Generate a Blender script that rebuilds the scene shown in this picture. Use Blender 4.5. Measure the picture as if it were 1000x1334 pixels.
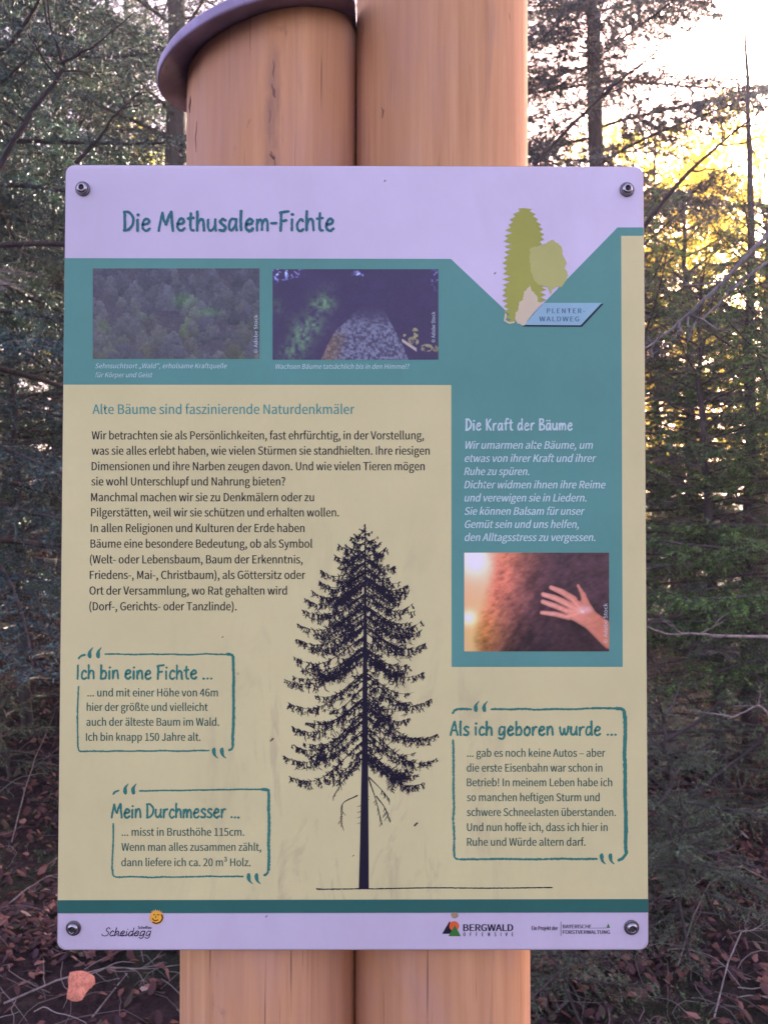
import bpy, math, random, numpy as np
from math import radians as R, sin, cos, pi

for o in list(bpy.data.objects): bpy.data.objects.remove(o)
SC = bpy.context.scene
COL = SC.collection

# ------------------------------------------------------------------ camera, sky, sun, exposure
BZ = 1.5                                   # eye height
cam_d = bpy.data.cameras.new('camera'); cam = bpy.data.objects.new('camera', cam_d); COL.objects.link(cam); SC.camera = cam
PITCH, YAW, ROLL = 0.02303774, 0.00315104, 0.0013005
CAM = np.array([0.02819896, -0.78846502, BZ])
BC = BZ - 0.02429986                       # height of the centre of the board
BW, BH = 0.6, 0.80501762
_fw = np.array([sin(YAW)*cos(PITCH), cos(YAW)*cos(PITCH), sin(PITCH)])
_rt = np.array([cos(YAW), -sin(YAW), 0.0]); _up = np.cross(_rt, _fw)
_r2 = _rt*cos(ROLL) + _up*sin(ROLL); _u2 = -_rt*sin(ROLL) + _up*cos(ROLL)
from mathutils import Matrix, Vector
M4 = Matrix.Identity(4)
for i in range(3):
    M4[i][0] = _r2[i]; M4[i][1] = _u2[i]; M4[i][2] = -_fw[i]; M4[i][3] = CAM[i]
cam.matrix_world = M4
cam_d.sensor_fit = 'HORIZONTAL'; cam_d.sensor_width = 27; cam_d.lens = 27
cam_d.clip_start = 0.02; cam_d.clip_end = 2000
cam_d.dof.use_dof = True; cam_d.dof.focus_distance = 0.80; cam_d.dof.aperture_fstop = 27/1.9

SUN_AZ, SUN_EL = R(27), R(19)              # azimuth from +Y towards +X, elevation
w = bpy.data.worlds.new('World'); SC.world = w; w.use_nodes = True
nt = w.node_tree; nt.nodes.clear()
sky = nt.nodes.new('ShaderNodeTexSky'); sky.sky_type = 'NISHITA'; sky.sun_disc = False
sky.sun_elevation = SUN_EL; sky.sun_rotation = SUN_AZ
sky.air_density = 1.0; sky.dust_density = 4.5; sky.ozone_density = 1.0
bg = nt.nodes.new('ShaderNodeBackground'); bg.inputs['Strength'].default_value = 0.15
wo = nt.nodes.new('ShaderNodeOutputWorld')
# thin autumn haze and the camera's magenta white balance: the open sky reads white to lilac, not blue
tint = nt.nodes.new('ShaderNodeMix'); tint.data_type = 'RGBA'; tint.blend_type = 'MULTIPLY'; tint.inputs[0].default_value = 1
tint.inputs[7].default_value = (1.34, .93, .97, 1); nt.links.new(sky.outputs[0], tint.inputs[6]); nt.links.new(tint.outputs[2], bg.inputs[0]); nt.links.new(bg.outputs[0], wo.inputs[0])
sl = bpy.data.lights.new('sun', 'SUN'); sl.energy = 5.0; sl.angle = R(0.5); sl.color = (1.0, .88, .68)
so = bpy.data.objects.new('sun', sl); COL.objects.link(so)
sd = Vector((sin(SUN_AZ)*cos(SUN_EL), cos(SUN_AZ)*cos(SUN_EL), sin(SUN_EL)))
so.rotation_euler = sd.to_track_quat('Z', 'Y').to_euler(); so.location = (10, 20, 12)
SC.view_settings.view_transform = 'Standard'; SC.view_settings.look = 'None'
SC.view_settings.exposure = 2.45; SC.view_settings.gamma = 1; SC.view_settings.use_curve_mapping = False
SC.render.engine = 'CYCLES'
SC.cycles.max_bounces = 6; SC.cycles.transparent_max_bounces = 4

rng = np.random.default_rng(7); random.seed(7)

# ------------------------------------------------------------------ helpers
def lin(r, g, b, k=1.0):
    f = lambda c: ((c/255+0.055)/1.055)**2.4 if c/255 > 0.04045 else c/255/12.92
    return (f(r)*k, f(g)*k, f(b)*k, 1.0)

def mesh_np(name, V, faces, cols=None, uv=None, smooth=False):
    """V (n,3); faces: (m,k) int array or list of such arrays"""
    me = bpy.data.meshes.new(name)
    V = np.asarray(V, dtype=np.float32)
    if not isinstance(faces, list): faces = [faces]
    faces = [np.asarray(f, dtype=np.int32) for f in faces if len(f)]
    loops = np.concatenate([f.ravel() for f in faces])
    tot = np.concatenate([np.full(len(f), f.shape[1], dtype=np.int32) for f in faces])
    st = np.concatenate([[0], np.cumsum(tot)[:-1]]).astype(np.int32)
    me.vertices.add(len(V)); me.vertices.foreach_set('co', V.ravel())
    me.loops.add(len(loops)); me.loops.foreach_set('vertex_index', loops)
    me.polygons.add(len(tot)); me.polygons.foreach_set('loop_start', st); me.polygons.foreach_set('loop_total', tot)
    if smooth: me.polygons.foreach_set('use_smooth', np.ones(len(tot), dtype=bool))
    me.update(calc_edges=True)
    if cols is not None:
        a = me.color_attributes.new('Col', 'FLOAT_COLOR', 'POINT')
        c = np.ones((len(V), 4), dtype=np.float32); c[:, :3] = cols
        a.data.foreach_set('color', c.ravel())
    return me

def link(name, me, mats=None, parent=None, loc=(0, 0, 0)):
    o = bpy.data.objects.new(name, me); COL.objects.link(o); o.location = loc
    if mats is not None and me is not None:
        for m in (mats if isinstance(mats, (list, tuple)) else [mats]): me.materials.append(m)
    if parent: o.parent = parent
    return o

def tag(o, label=None, cat=None, group=None, kind=None):
    if label: o['label'] = label
    if cat: o['category'] = cat
    if group: o['group'] = group
    if kind: o['kind'] = kind
    return o

def empty(name, loc, rz=0):
    o = bpy.data.objects.new(name, None); COL.objects.link(o); o.location = loc; o.rotation_euler = (0, 0, rz)
    o.empty_display_size = .1
    return o

def copy_tree(o, parent=None):
    c = o.copy(); COL.objects.link(c)
    if parent: c.parent = parent
    for ch in [x for x in bpy.data.objects if x.parent == o]: copy_tree(ch, c)
    return c

class NT:
    def __init__(s, name):
        s.m = bpy.data.materials.new(name); s.m.use_nodes = True; s.t = s.m.node_tree
        s.b = s.t.nodes['Principled BSDF']; s.out = s.t.nodes['Material Output']
    def n(s, typ, **kw):
        nd = s.t.nodes.new(typ)
        for k, v in kw.items():
            if k.startswith('i_'):
                key = k[2:].replace('_', ' ')
                (nd.inputs[int(key)] if key.isdigit() else nd.inputs[key]).default_value = v
            else: setattr(nd, k, v)
        return nd
    def l(s, a, b): s.t.links.new(a, b)
    def ramp(s, fac, stops):
        r = s.n('ShaderNodeValToRGB'); e = r.color_ramp.elements
        while len(e) < len(stops): e.new(.5)
        for el, (p, c) in zip(e, stops): el.position = p; el.color = c
        s.l(fac, r.inputs[0]); return r.outputs[0]
    def noise(s, vec, scale, detail=4, rough=.55, dist=0):
        n = s.n('ShaderNodeTexNoise', i_Scale=scale, i_Detail=detail, i_Roughness=rough, i_Distortion=dist)
        if vec is not None: s.l(vec, n.inputs['Vector'])
        return n.outputs['Fac']
    def mapping(s, scale=(1, 1, 1), loc=(0, 0, 0)):
        tc = s.n('ShaderNodeTexCoord'); mp = s.n('ShaderNodeMapping'); mp.inputs['Scale'].default_value = scale; mp.inputs['Location'].default_value = loc
        s.l(tc.outputs['Object'], mp.inputs['Vector']); return mp.outputs[0]
    def mix(s, fac, a, b, mode='MIX'):
        m = s.n('ShaderNodeMix', data_type='RGBA', blend_type=mode)
        for x, i in ((fac, 0), (a, 6), (b, 7)):
            if hasattr(x, 'is_output'): s.l(x, m.inputs[i])
            else: m.inputs[i].default_value = x
        return m.outputs[2]
    def bump(s, h, strength, dist):
        b = s.n('ShaderNodeBump', i_Strength=strength, i_Distance=dist); s.l(h, b.inputs['Height']); s.l(b.outputs[0], s.b.inputs['Normal'])
        return b

LIGHT = (.84, .81, 1.05)     # what open shade gives at this exposure; inks are set as their own reflectance
def m_print(name, col, rough=.62, mott=.06, stain=False):
    """ink printed on the aluminium board, faintly mottled"""
    col = tuple(min(.88, c/l_) for c, l_ in zip(col[:3], LIGHT))+(1,); rough = max(rough, .55)
    k = NT(name); v = k.mapping()
    f = k.noise(v, 9, 5, .6); f2 = k.noise(v, 160, 2, .5)
    dk = tuple(c*(1-mott*2.2) for c in col[:3])+(1,); lt = tuple(c*(1+mott) for c in col[:3])+(1,)
    c = k.ramp(f, [(.3, dk), (.7, lt)])
    c = k.mix(k.ramp(f2, [(.35, (.0, .0, .0, 1)), (.75, (.10, .10, .10, 1))]), c, tuple(x*.8 for x in col[:3])+(1,))
    gr = k.noise(k.mapping(scale=(1, 1, .35), loc=(4, 4, 4)), 7, 6, .68, 1.0)
    c = k.mix(k.ramp(gr, [(.50, (0, 0, 0, 1)), (.80, (.22, .22, .22, 1))]), c, tuple(x*.62 for x in col[:3])+(1,))
    if stain:
        # smeared mud marks running down the sheet near the foot of the drawn tree
        g = k.n('ShaderNodeVectorMath', operation='DISTANCE'); k.l(k.mapping(scale=(1, 1, .55)), g.inputs[0]); g.inputs[1].default_value = (.0, 0, (-.30)*.55)
        mask = k.ramp(g.outputs['Value'], [(.03, (1, 1, 1, 1)), (.21, (0, 0, 0, 1))])
        s1 = k.noise(k.mapping(scale=(26, 26, 9)), 1.0, 5, .62, 1.2)
        s = k.ramp(s1, [(.53, (0, 0, 0, 1)), (.68, (.55, .55, .55, 1))])
        mm = k.mix(1.0, mask, s, 'MULTIPLY')
        c = k.mix(mm, c, (.33, .25, .17, 1))
        sp = k.n('ShaderNodeTexVoronoi', i_Scale=13.0); k.l(v, sp.inputs['Vector'])
        d = k.ramp(sp.outputs['Distance'], [(.018, (.6, .6, .6, 1)), (.035, (0, 0, 0, 1))])
        c = k.mix(d, c, (.12, .09, .07, 1))
    k.l(c, k.b.inputs['Base Color'])
    k.b.inputs['Roughness'].default_value = rough; k.b.inputs['Specular IOR Level'].default_value = .18
    return k.m

def m_attr(name, rough=.6, transl=0.0, spec=.3, mul=(1, 1, 1, 1)):
    k = NT(name); a = k.n('ShaderNodeAttribute', attribute_name='Col')
    c = k.mix(1.0, a.outputs['Color'], mul, 'MULTIPLY')
    k.l(c, k.b.inputs['Base Color']); k.b.inputs['Roughness'].default_value = rough; k.b.inputs['Specular IOR Level'].default_value = spec
    if transl > 0:
        t = k.n('ShaderNodeBsdfTranslucent'); k.l(k.mix(1.0, c, (1.5, 1.35, .55, 1), 'MULTIPLY'), t.inputs['Color'])
        mx = k.n('ShaderNodeMixShader', i_0=transl); k.l(k.b.outputs[0], mx.inputs[1]); k.l(t.outputs[0], mx.inputs[2]); k.l(mx.outputs[0], k.out.inputs['Surface'])
    return k.m

# ------------------------------------------------------------------ materials
def m_bark(name, a, b, sc=14):
    k = NT(name); v = k.mapping(scale=(1, 1, .35)); f = k.noise(v, sc, 6, .65, .6)
    k.l(k.ramp(f, [(.3, a), (.7, b)]), k.b.inputs['Base Color']); k.b.inputs['Roughness'].default_value = .9
    k.bump(f, .9, .02); return k.m
BARK = m_bark('spruce_bark', (.022, .018, .020, 1), (.085, .070, .072, 1))
DARKB = m_bark('dark_bark', (.008, .007, .009, 1), (.035, .028, .032, 1), 24)  # darker bark tone for the bare stems and branches at the top
BARKG = m_bark('lichen_bark', (.03, .028, .032, 1), (.22, .225, .235, 1), 26)
DEADW = m_bark('dead_wood', (.11, .09, .085, 1), (.36, .31, .30, 1), 30)
NEEDLE = m_attr('needles', .45, .14, .5)
LEAFM = m_attr('broad_leaves', .5, .8, .3)
LITTER = m_attr('leaf_litter', .7, .12, .25)

def m_postwood():
    k = NT('debarked_larch'); v = k.mapping(scale=(1, 1, .035)); 
    g = k.noise(v, 95, 7, .62, .25); g2 = k.noise(k.mapping(scale=(1, 1, .07), loc=(1, 2, 0)), 12, 4, .55, .5); bl = k.noise(k.mapping(scale=(1, 1, .55), loc=(3.1, 0, 0)), 8, 5, .6, .4)
    c = k.ramp(g, [(.28, (.48, .245, .12, 1)), (.5, (.60, .325, .17, 1)), (.75, (.70, .405, .225, 1))])
    c = k.mix(k.ramp(g2, [(.38, (0, 0, 0, 1)), (.68, (.75, .75, .75, 1))]), c, (.48, .245, .13, 1))
    c = k.mix(k.ramp(bl, [(.45, (0, 0, 0, 1)), (.70, (.55, .55, .55, 1))]), c, (.50, .30, .27, 1))
    st = k.noise(k.mapping(scale=(1, 1, .11), loc=(7.7, 1, 2)), 24, 5, .6, .6)                 # grey water streaks
    c = k.mix(k.ramp(st, [(.60, (0, 0, 0, 1)), (.76, (.5, .5, .5, 1))]), c, (.30, .18, .145, 1))
    fi = k.noise(k.mapping(scale=(1, 1, .02), loc=(2.2, 5, 2)), 230, 3, .5, .1)                # hairline drying checks
    c = k.mix(k.ramp(fi, [(.27, (.7, .7, .7, 1)), (.33, (0, 0, 0, 1))]), c, (.16, .09, .07, 1))
    sp = k.noise(k.mapping(scale=(1, 1, .4), loc=(9, 5, 2)), 46, 4, .6, .8)                    # scattered brown flecks of bast
    c = k.mix(k.ramp(sp, [(.68, (0, 0, 0, 1)), (.76, (.55, .55, .55, 1))]), c, (.24, .13, .09, 1))
    for kz, kw in ((1.975, .05), (1.93, .02), (1.885, .05), (2.16, .03)):
        g_ = k.n('ShaderNodeVectorMath', operation='DISTANCE'); k.l(k.mapping(scale=(1, 1, .30)), g_.inputs[0]); g_.inputs[1].default_value = (-.0865, .0085, kz*.30)
        ma = k.n('ShaderNodeMath', operation='MULTIPLY_ADD'); k.l(k.noise(k.mapping(scale=(1, 1, .3)), 90, 4, .6), ma.inputs[0]); ma.inputs[1].default_value = .016; k.l(g_.outputs['Value'], ma.inputs[2])
        c = k.mix(k.ramp(ma.outputs[0], [(.010, (.62, .62, .62, 1)), (.019, (0, 0, 0, 1))]), c, (.24, .14, .12, 1))
    k.l(c, k.b.inputs['Base Color']); k.b.inputs['Roughness'].default_value = .75; k.b.inputs['Specular IOR Level'].default_value = .2
    k.bump(g, .5, .003); return k.m
POSTW = m_postwood()
def m_flat(name, c, rough=.5, metal=0, spec=.5):
    k = NT(name); f = k.noise(k.mapping(), 60, 4)
    k.l(k.ramp(f, [(.3, tuple(x*.86 for x in c[:3])+(1,)), (.7, tuple(min(1, x*1.1) for x in c[:3])+(1,))]), k.b.inputs['Base Color'])
    k.b.inputs['Roughness'].default_value = rough; k.b.inputs['Metallic'].default_value = metal; k.b.inputs['Specular IOR Level'].default_value = spec
    return k.m
def m_cap():
    k = NT('weathered_cap_metal'); f = k.noise(k.mapping(), 14, 6, .65, .8); f2 = k.noise(k.mapping(), 120, 3)
    c = k.ramp(f, [(.3, (.22, .175, .30, 1)), (.55, (.34, .28, .48, 1)), (.75, (.40, .34, .54, 1))])
    c = k.mix(k.ramp(f2, [(.55, (0, 0, 0, 1)), (.75, (.35, .35, .35, 1))]), c, (.11, .09, .12, 1))
    k.l(c, k.b.inputs['Base Color']); k.l(k.ramp(f, [(.3, (.35, .35, .35, 1)), (.7, (.6, .6, .6, 1))]), k.b.inputs['Roughness']); k.bump(f2, .15, .001); return k.m
CAPM = m_cap()
STEEL = m_flat('stainless_steel', (.34, .33, .37, 1), .25, 1.0)
DARKM = m_flat('dark_recess', (.03, .03, .04, 1), .6)
KNOT = m_flat('knot_wood', (.24, .125, .095, 1), .8)

def m_ground():
    k = NT('forest_floor'); v = k.mapping()
    a = k.noise(v, 1.3, 4, .6, .4); b = k.noise(v, 22, 8, .72, .6); c = k.noise(v, 110, 5, .7)
    soil = k.ramp(b, [(.3, (.010, .007, .009, 1)), (.5, (.035, .021, .026, 1)), (.72, (.095, .052, .055, 1))])
    moss = k.ramp(b, [(.3, (.010, .015, .010, 1)), (.7, (.035, .05, .028, 1))])
    col = k.mix(k.ramp(a, [(.50, (0, 0, 0, 1)), (.60, (.85, .85, .85, 1))]), soil, moss)
    col = k.mix(k.ramp(c, [(.5, (0, 0, 0, 1)), (.72, (.45, .45, .45, 1))]), col, (.11, .07, .07, 1))
    k.l(col, k.b.inputs['Base Color']); k.b.inputs['Roughness'].default_value = .95; k.b.inputs['Specular IOR Level'].default_value = .15
    k.bump(b, .9, .05); return k.m
GROUND = m_ground()

# ------------------------------------------------------------------ the ground
def vnoise(x, y, s, seed=0):
    x = np.asarray(x)*s; y = np.asarray(y)*s
    xi = np.floor(x).astype(int); yi = np.floor(y).astype(int); fx = x-xi; fy = y-yi
    fx = fx*fx*(3-2*fx); fy = fy*fy*(3-2*fy)
    def h(a, b):
        n = (a*374761393 + b*668265263 + seed*144665) & 0xffffffff
        n = ((n ^ (n >> 13))*1274126177) & 0xffffffff
        return ((n ^ (n >> 16)) & 0xffff)/65535.0
    return (h(xi, yi)*(1-fx)+h(xi+1, yi)*fx)*(1-fy) + (h(xi, yi+1)*(1-fx)+h(xi+1, yi+1)*fx)*fy
def sm(a, b, x): t = np.clip((np.asarray(x, float)-a)/(b-a), 0, 1); return t*t*(3-2*t)
def gh(x, y):
    x = np.asarray(x, float); y = np.asarray(y, float)
    left = sm(3.0+.15*y, -2.0-.15*y, x)
    bank = .30*np.maximum(0, y-2.6)*sm(2.4, 4.0, y)
    bank = np.where(bank > 1.7, 1.7+(bank-1.7)*.22, bank); bank = np.minimum(bank, 3.6)
    right = .075*np.maximum(0, y-3.0)
    right = np.where(right > 3, 3, right)
    h = left*bank + (1-left)*right
    n = (vnoise(x, y, 1.1, 1)-.5)*.16 + (vnoise(x, y, 3.7, 2)-.5)*.06 + (vnoise(x, y, 11, 3)-.5)*.022
    return h + n*sm(.3, 1.2, np.hypot(x, y))
def axis(lo, a, b, hi, fine, n):
    f = np.arange(a, b, fine); g = np.linspace(0, 1, n+1)[1:]**2.2
    return np.concatenate([(a-(a-lo)*g)[::-1], f, b+(hi-b)*g])
gx = axis(-160, -5.5, 5.5, 160, .05, 26); gy = axis(-40, .2, 9.5, 260, .05, 30)
GX, GY = np.meshgrid(gx, gy); nx, ny = len(gx), len(gy)
V = np.stack([GX.ravel(), GY.ravel(), gh(GX, GY).ravel()], 1)
ii = (np.arange(ny-1)[:, None]*nx + np.arange(nx-1)[None]).ravel()
tag(link('ground', mesh_np('ground', V, np.stack([ii, ii+1, ii+nx+1, ii+nx], 1), smooth=True), GROUND), kind='structure',
    label='dark forest floor of soil, moss and needles rising to the left')

# ------------------------------------------------------------------ tubes and twigs
class MB:
    def __init__(s): s.V = []; s.Q = []; s.T = []; s.C = []; s.n = 0
    def add(s, V, Q=None, T=None, C=None):
        V = np.asarray(V, float); s.V.append(V)
        if Q is not None and len(Q): s.Q.append(np.asarray(Q)+s.n)
        if T is not None and len(T): s.T.append(np.asarray(T)+s.n)
        if C is not None: s.C.append(np.broadcast_to(np.asarray(C, float), (len(V), 3)))
        s.n += len(V)
    def tube(s, P, r, sides=6, C=None):
        P = np.asarray(P, float); n = len(P); r = np.broadcast_to(r, (n,))
        d = np.gradient(P, axis=0); d /= np.linalg.norm(d, axis=1)[:, None]+1e-9
        ref = np.array([0, 0, 1.0]) if abs(d[:, 2]).mean() < .8 else np.array([1.0, 0, 0])
        a = np.cross(d, ref); a /= np.linalg.norm(a, axis=1)[:, None]+1e-9; b = np.cross(d, a)
        th = np.arange(sides)*2*pi/sides
        V = (P[:, None] + r[:, None, None]*(np.cos(th)[None, :, None]*a[:, None] + np.sin(th)[None, :, None]*b[:, None])).reshape(-1, 3)
        i = np.arange(n-1)[:, None]*sides; j = np.arange(sides)[None]; j2 = (j+1) % sides
        Q = np.stack([i+j, i+j2, i+sides+j2, i+sides+j], -1).reshape(-1, 4)
        s.add(V, Q=Q, C=C)
    def mesh(s, name, smooth=False):
        f = []
        if s.Q: f.append(np.concatenate(s.Q))
        if s.T: f.append(np.concatenate(s.T))
        return mesh_np(name, np.concatenate(s.V), f, cols=np.concatenate(s.C) if s.C else None, smooth=smooth)

def norm(a): return a/(np.linalg.norm(a, axis=-1, keepdims=True)+1e-9)

def blades(mb, S, D, L, sp, bl, bw, pal, g, flat=.5, var=.6):
    """needles along straight shoots: S start, D unit dir, L length"""
    cnt = np.maximum(2, np.ceil(L/sp).astype(int)); idx = np.repeat(np.arange(len(S)), cnt)
    if len(idx) == 0: return
    u = g.random(len(idx)); p = S[idx] + D[idx]*(L[idx]*u)[:, None]
    q = g.normal(size=(len(idx), 3)); q[:, 2] *= flat
    q -= D[idx]*(q*D[idx]).sum(1)[:, None]; q = norm(q)
    d = norm(D[idx]*.55 + q*.83); l = bl*g.uniform(.7, 1.2, len(idx))*(1-.35*u)
    wv = norm(np.cross(d, g.normal(size=d.shape)))*bw*.5
    V = np.stack([p-wv, p+wv, p+d*l[:, None]], 1).reshape(-1, 3)
    shade = np.repeat(g.uniform(1-var, 1+var, len(S)), cnt)*g.uniform(.85, 1.15, len(idx))
    mixv = np.clip(np.repeat(g.random(len(S))**1.8, cnt)+.25*u, 0, 1)[:, None]*1.15
    c = (np.asarray(pal[0])*(1-mixv)+np.asarray(pal[1])*mixv)*shade[:, None]
    mb.add(V, T=np.arange(len(V)).reshape(-1, 3), C=np.repeat(c, 3, axis=0))

def ribbons(mb, S, E, w0, col, g):
    d = E-S; wv = norm(np.cross(d, g.normal(size=d.shape)))*np.asarray(w0).reshape(-1, 1)*.5
    V = np.stack([S-wv, S+wv, E+wv*.4, E-wv*.4], 1).reshape(-1, 3)
    mb.add(V, Q=np.arange(len(V)).reshape(-1, 4), C=np.tile(col, (len(V), 1)))

GREEN = ((.022, .042, .046), (.065, .14, .075)); BLUEG = ((.018, .040, .060), (.060, .125, .125))
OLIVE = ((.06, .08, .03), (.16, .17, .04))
WOODC = (.05, .042, .042)
def spruce(seed, H=9, Lm=1.7, tr=.09, start=.3, nb=70, pal=GREEN, tsp=.055, wl=.085, ns=.006, bl=.018, bw=.0028, dead=.25, thin=1.0, zlo=-1, zhi=99, lr=.7, dc=.14):
    """returns (trunk mesh, limb mesh, crown mesh): a spruce standing on the origin"""
    g = np.random.default_rng(seed)
    tb = MB(); n = 22; z = np.linspace(-.2, H, n); wob = np.cumsum(g.normal(size=(n, 2))*.012, 0)
    tp = np.concatenate([wob, z[:, None]], 1); tb.tube(tp, tr*(1-np.linspace(0, 1, n))**.8*1.0+.006, 10)
    lb = MB(); cb = MB(); segS = []; segD = []; segL = []
    for k in range(nb):
        u = (k+g.random())/nb; z0 = start + (H-start)*u**1.0
        if z0 < zlo or z0 > zhi: continue
        rel = z0/H; L = (Lm*(1-rel)**.75*g.uniform(.65, 1.12)+.12)
        az = k*2.39996+g.normal()*.3; o = np.array([cos(az), sin(az), 0])
        m = 9; t = np.linspace(0, 1, m); a = -.05+.75*rel*rel+g.normal()*.06; b = -.42*(1-rel)+g.normal()*.07; c = .22
        base = np.array([np.interp(z0, z, wob[:, 0]), np.interp(z0, z, wob[:, 1]), z0])
        side = np.array([-o[1], o[0], 0]); bend = g.normal()*.12
        P = base + o*(L*t)[:, None] + side*(bend*L*t*t)[:, None]; P[:, 2] += L*(a*t+b*t*t+c*t**3)
        isdead = g.random() < dead*(1 if rel < .35 else .15)
        lb.tube(P, (.010+.012*L)*(1-t)**.7*.75*lr+.0018, 4)
        nt_ = max(4, int(L/tsp*thin)); tt = np.sort(g.uniform(.10, 1, nt_)) if isdead else np.linspace(.12, 1.0, nt_)+g.normal(size=nt_)*.012
        tt = np.clip(tt, 0, 1); pos = np.stack([np.interp(tt, t, P[:, q]) for q in range(3)], 1)
        for s in (-1, 1):
            ln = (.30*L*(1-tt)**.8+.07)*g.uniform(.55, 1.15, nt_)
            fwd = g.uniform(.5, .95, nt_)[:, None]
            d = norm(o*fwd + side*s*.9 + np.array([0, 0, 1])*(g.normal(size=nt_)*.16-.20*(1-rel))[:, None])
            if isdead:
                keep = g.random(nt_) < .5; E = pos+d*ln[:, None]*.8; ribbons(cb, pos[keep], E[keep], .004, (dc, dc*.9, dc*.95), g)
                # forked grey twiglets
                s2 = pos[keep]+(E-pos)[keep]*.55; e2 = s2+norm(d[keep]+g.normal(size=(keep.sum(), 3))*.5)*ln[keep][:, None]*.4
                ribbons(cb, s2, e2, .003, (dc*1.3, dc*1.2, dc*1.2), g); continue
            mid = pos+d*(ln*.5)[:, None]; d2 = norm(d+np.array([0, 0, -.35])+g.normal(size=(nt_, 3))*.08); E = mid+d2*(ln*.5)[:, None]
            ribbons(cb, pos, mid, .005, WOODC, g); ribbons(cb, mid, E, .0035, WOODC, g)
            for S_, D_, L_ in ((pos, d, ln*.5), (mid, d2, ln*.5)):
                segS.append(S_); segD.append(D_); segL.append(L_)
                c2 = np.maximum(1, (L_/.045).astype(int)); ix = np.repeat(np.arange(nt_), c2); uu = g.random(len(ix))
                s2 = S_[ix]+D_[ix]*(L_[ix]*uu)[:, None]; q = g.normal(size=(len(ix), 3)); q[:, 2] = q[:, 2]*.25-.25
                d3 = norm(D_[ix]*.8+norm(q)*.75); segS.append(s2); segD.append(d3); segL.append(wl*g.uniform(.5, 1.2, len(ix)))
    if segS: blades(cb, np.concatenate(segS), np.concatenate(segD), np.concatenate(segL), ns, bl, bw, pal, g)
    return tb.mesh('trunk', True), lb.mesh('limbs', True), cb.mesh('crown')

SPR = {}
def spruce_kind(key, **kw):
    t, l, c = spruce(**kw)
    t.materials.append(BARK); l.materials.append(BARK); c.materials.append(NEEDLE); SPR[key] = (t, l, c)
    print('spruce', key, len(c.polygons))
def plant(key, x, y, label, rz=0, s=1.0, group=None, name='spruce_tree', dz=0):
    e = empty(name, (x, y, float(gh(x, y))-.02+dz), rz); e.scale = (s, s, s); tag(e, label, 'tree', group)
    t, l, c = SPR[key]
    for nm, me in (('trunk', t), ('limbs', l), ('crown', c)): link(nm, me, None, e)
    return e

spruce_kind('near_a', seed=1, H=8.5, Lm=1.75, tr=.09, start=1.25, nb=118, pal=BLUEG, tsp=.042, wl=.09, ns=.0068, bl=.026, bw=.0062, dead=.3, zhi=5.2)
spruce_kind('near_b', seed=2, H=7.5, Lm=1.6, tr=.08, start=.8, nb=108, pal=GREEN, tsp=.042, wl=.09, ns=.0068, bl=.026, bw=.0062, dead=.4, zhi=5.2)
spruce_kind('young', seed=3, H=3.3, Lm=1.3, tr=.05, start=.5, nb=72, pal=((.026, .050, .034), (.12, .25, .06)), tsp=.042, wl=.08, ns=.0068, bl=.025, bw=.006, dead=.45)
spruce_kind('sparse', seed=4, H=14, Lm=2.0, tr=.082, start=1.2, nb=105, pal=((.05, .07, .10), (.09, .11, .13)), tsp=.05, wl=.12, ns=.0075, bl=.036, bw=.011, dead=.1, thin=1, zhi=9)
spruce_kind('far', seed=5, H=13, Lm=2.5, tr=.15, start=.6, nb=105, pal=GREEN, tsp=.12, wl=.16, ns=.022, bl=.085, bw=.026, dead=.15)
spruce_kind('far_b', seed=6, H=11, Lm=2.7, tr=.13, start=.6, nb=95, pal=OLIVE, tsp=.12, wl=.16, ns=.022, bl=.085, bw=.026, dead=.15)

GL = 'spruces crowding behind the board on the left'; 
plant('near_a', -1.95, 2.9, 'dark bluish spruce nearest the board at its left edge', .3)
plant('near_b', -3.0, 3.9, 'green spruce reaching in at the far left of the picture', 1.9)
plant('near_a', -1.5, 4.9, 'tall dense spruce behind the top of the left post', 2.6, 1.15)
plant('near_b', -2.6, 5.6, 'spruce in the second row left of the board', 4.4, 1.15)
plant('near_a', -4.2, 6.4, 'spruce standing on the bank at the left picture edge', 5.2, 1.2)
plant('near_b', 2.25, 3.9, 'green spruce bough tree right behind the right edge of the board', .9, .62)
plant('young', 2.15, 3.1, 'young spruce with bright green boughs at the right picture edge', 2.2, .95)
plant('young', 1.75, 4.3, 'young spruce directly behind the right edge of the board', 4.1, 1.05)
plant('sparse', 1.98, 5.9, 'thin straight spruce trunk with ragged boughs against the white sky', 1.2)
plant('sparse', .95, 5.6, 'drooping spruce half hidden behind the taller post at the right', 2.9, .8)
plant('near_b', 1.05, 6.4, 'dense blue green spruce whose boughs show right of the taller post', 1.4, .95)
plant('young', 3.0, 6.6, 'small feathery spruce right of the thin trunk below the bright sky', .7, 1.35)
plant('near_a', -3.5, 5.1, 'dense blue green spruce filling the gap at the far left', 3.1, 1.0)
plant('young', 3.1, 5.2, 'young spruce in shadow at the right picture edge behind the others', .2, 1.2)
k = 0
for x, y, kd, s in [(-7.5, 9, 'far', 0.66), (-5.2, 10, 'far', 0.73), (-3.4, 9.2, 'far', 0.63), (-2.2, 11.5, 'far', 0.73), (-.6, 10, 'far', 0.66), (-4.5, 13.5, 'far', 0.76), (-8.5, 14, 'far', 0.79),
                    (-6.5, 17, 'far', 0.86), (-3.0, 16, 'far', 0.79), (-1.0, 15, 'far', 0.73), (-11, 12, 'far', 0.73), (-10, 19, 'far', 0.86), (1.4, 13, 'far', 0.40), (-5, 21, 'far', 0.92), (-12.5, 17, 'far', 0.86)]:
    plant(kd, x, y, 'dim spruce deep in the forest behind the posts', k*1.7, s, 'spruces deep in the forest'); k += 1
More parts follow.
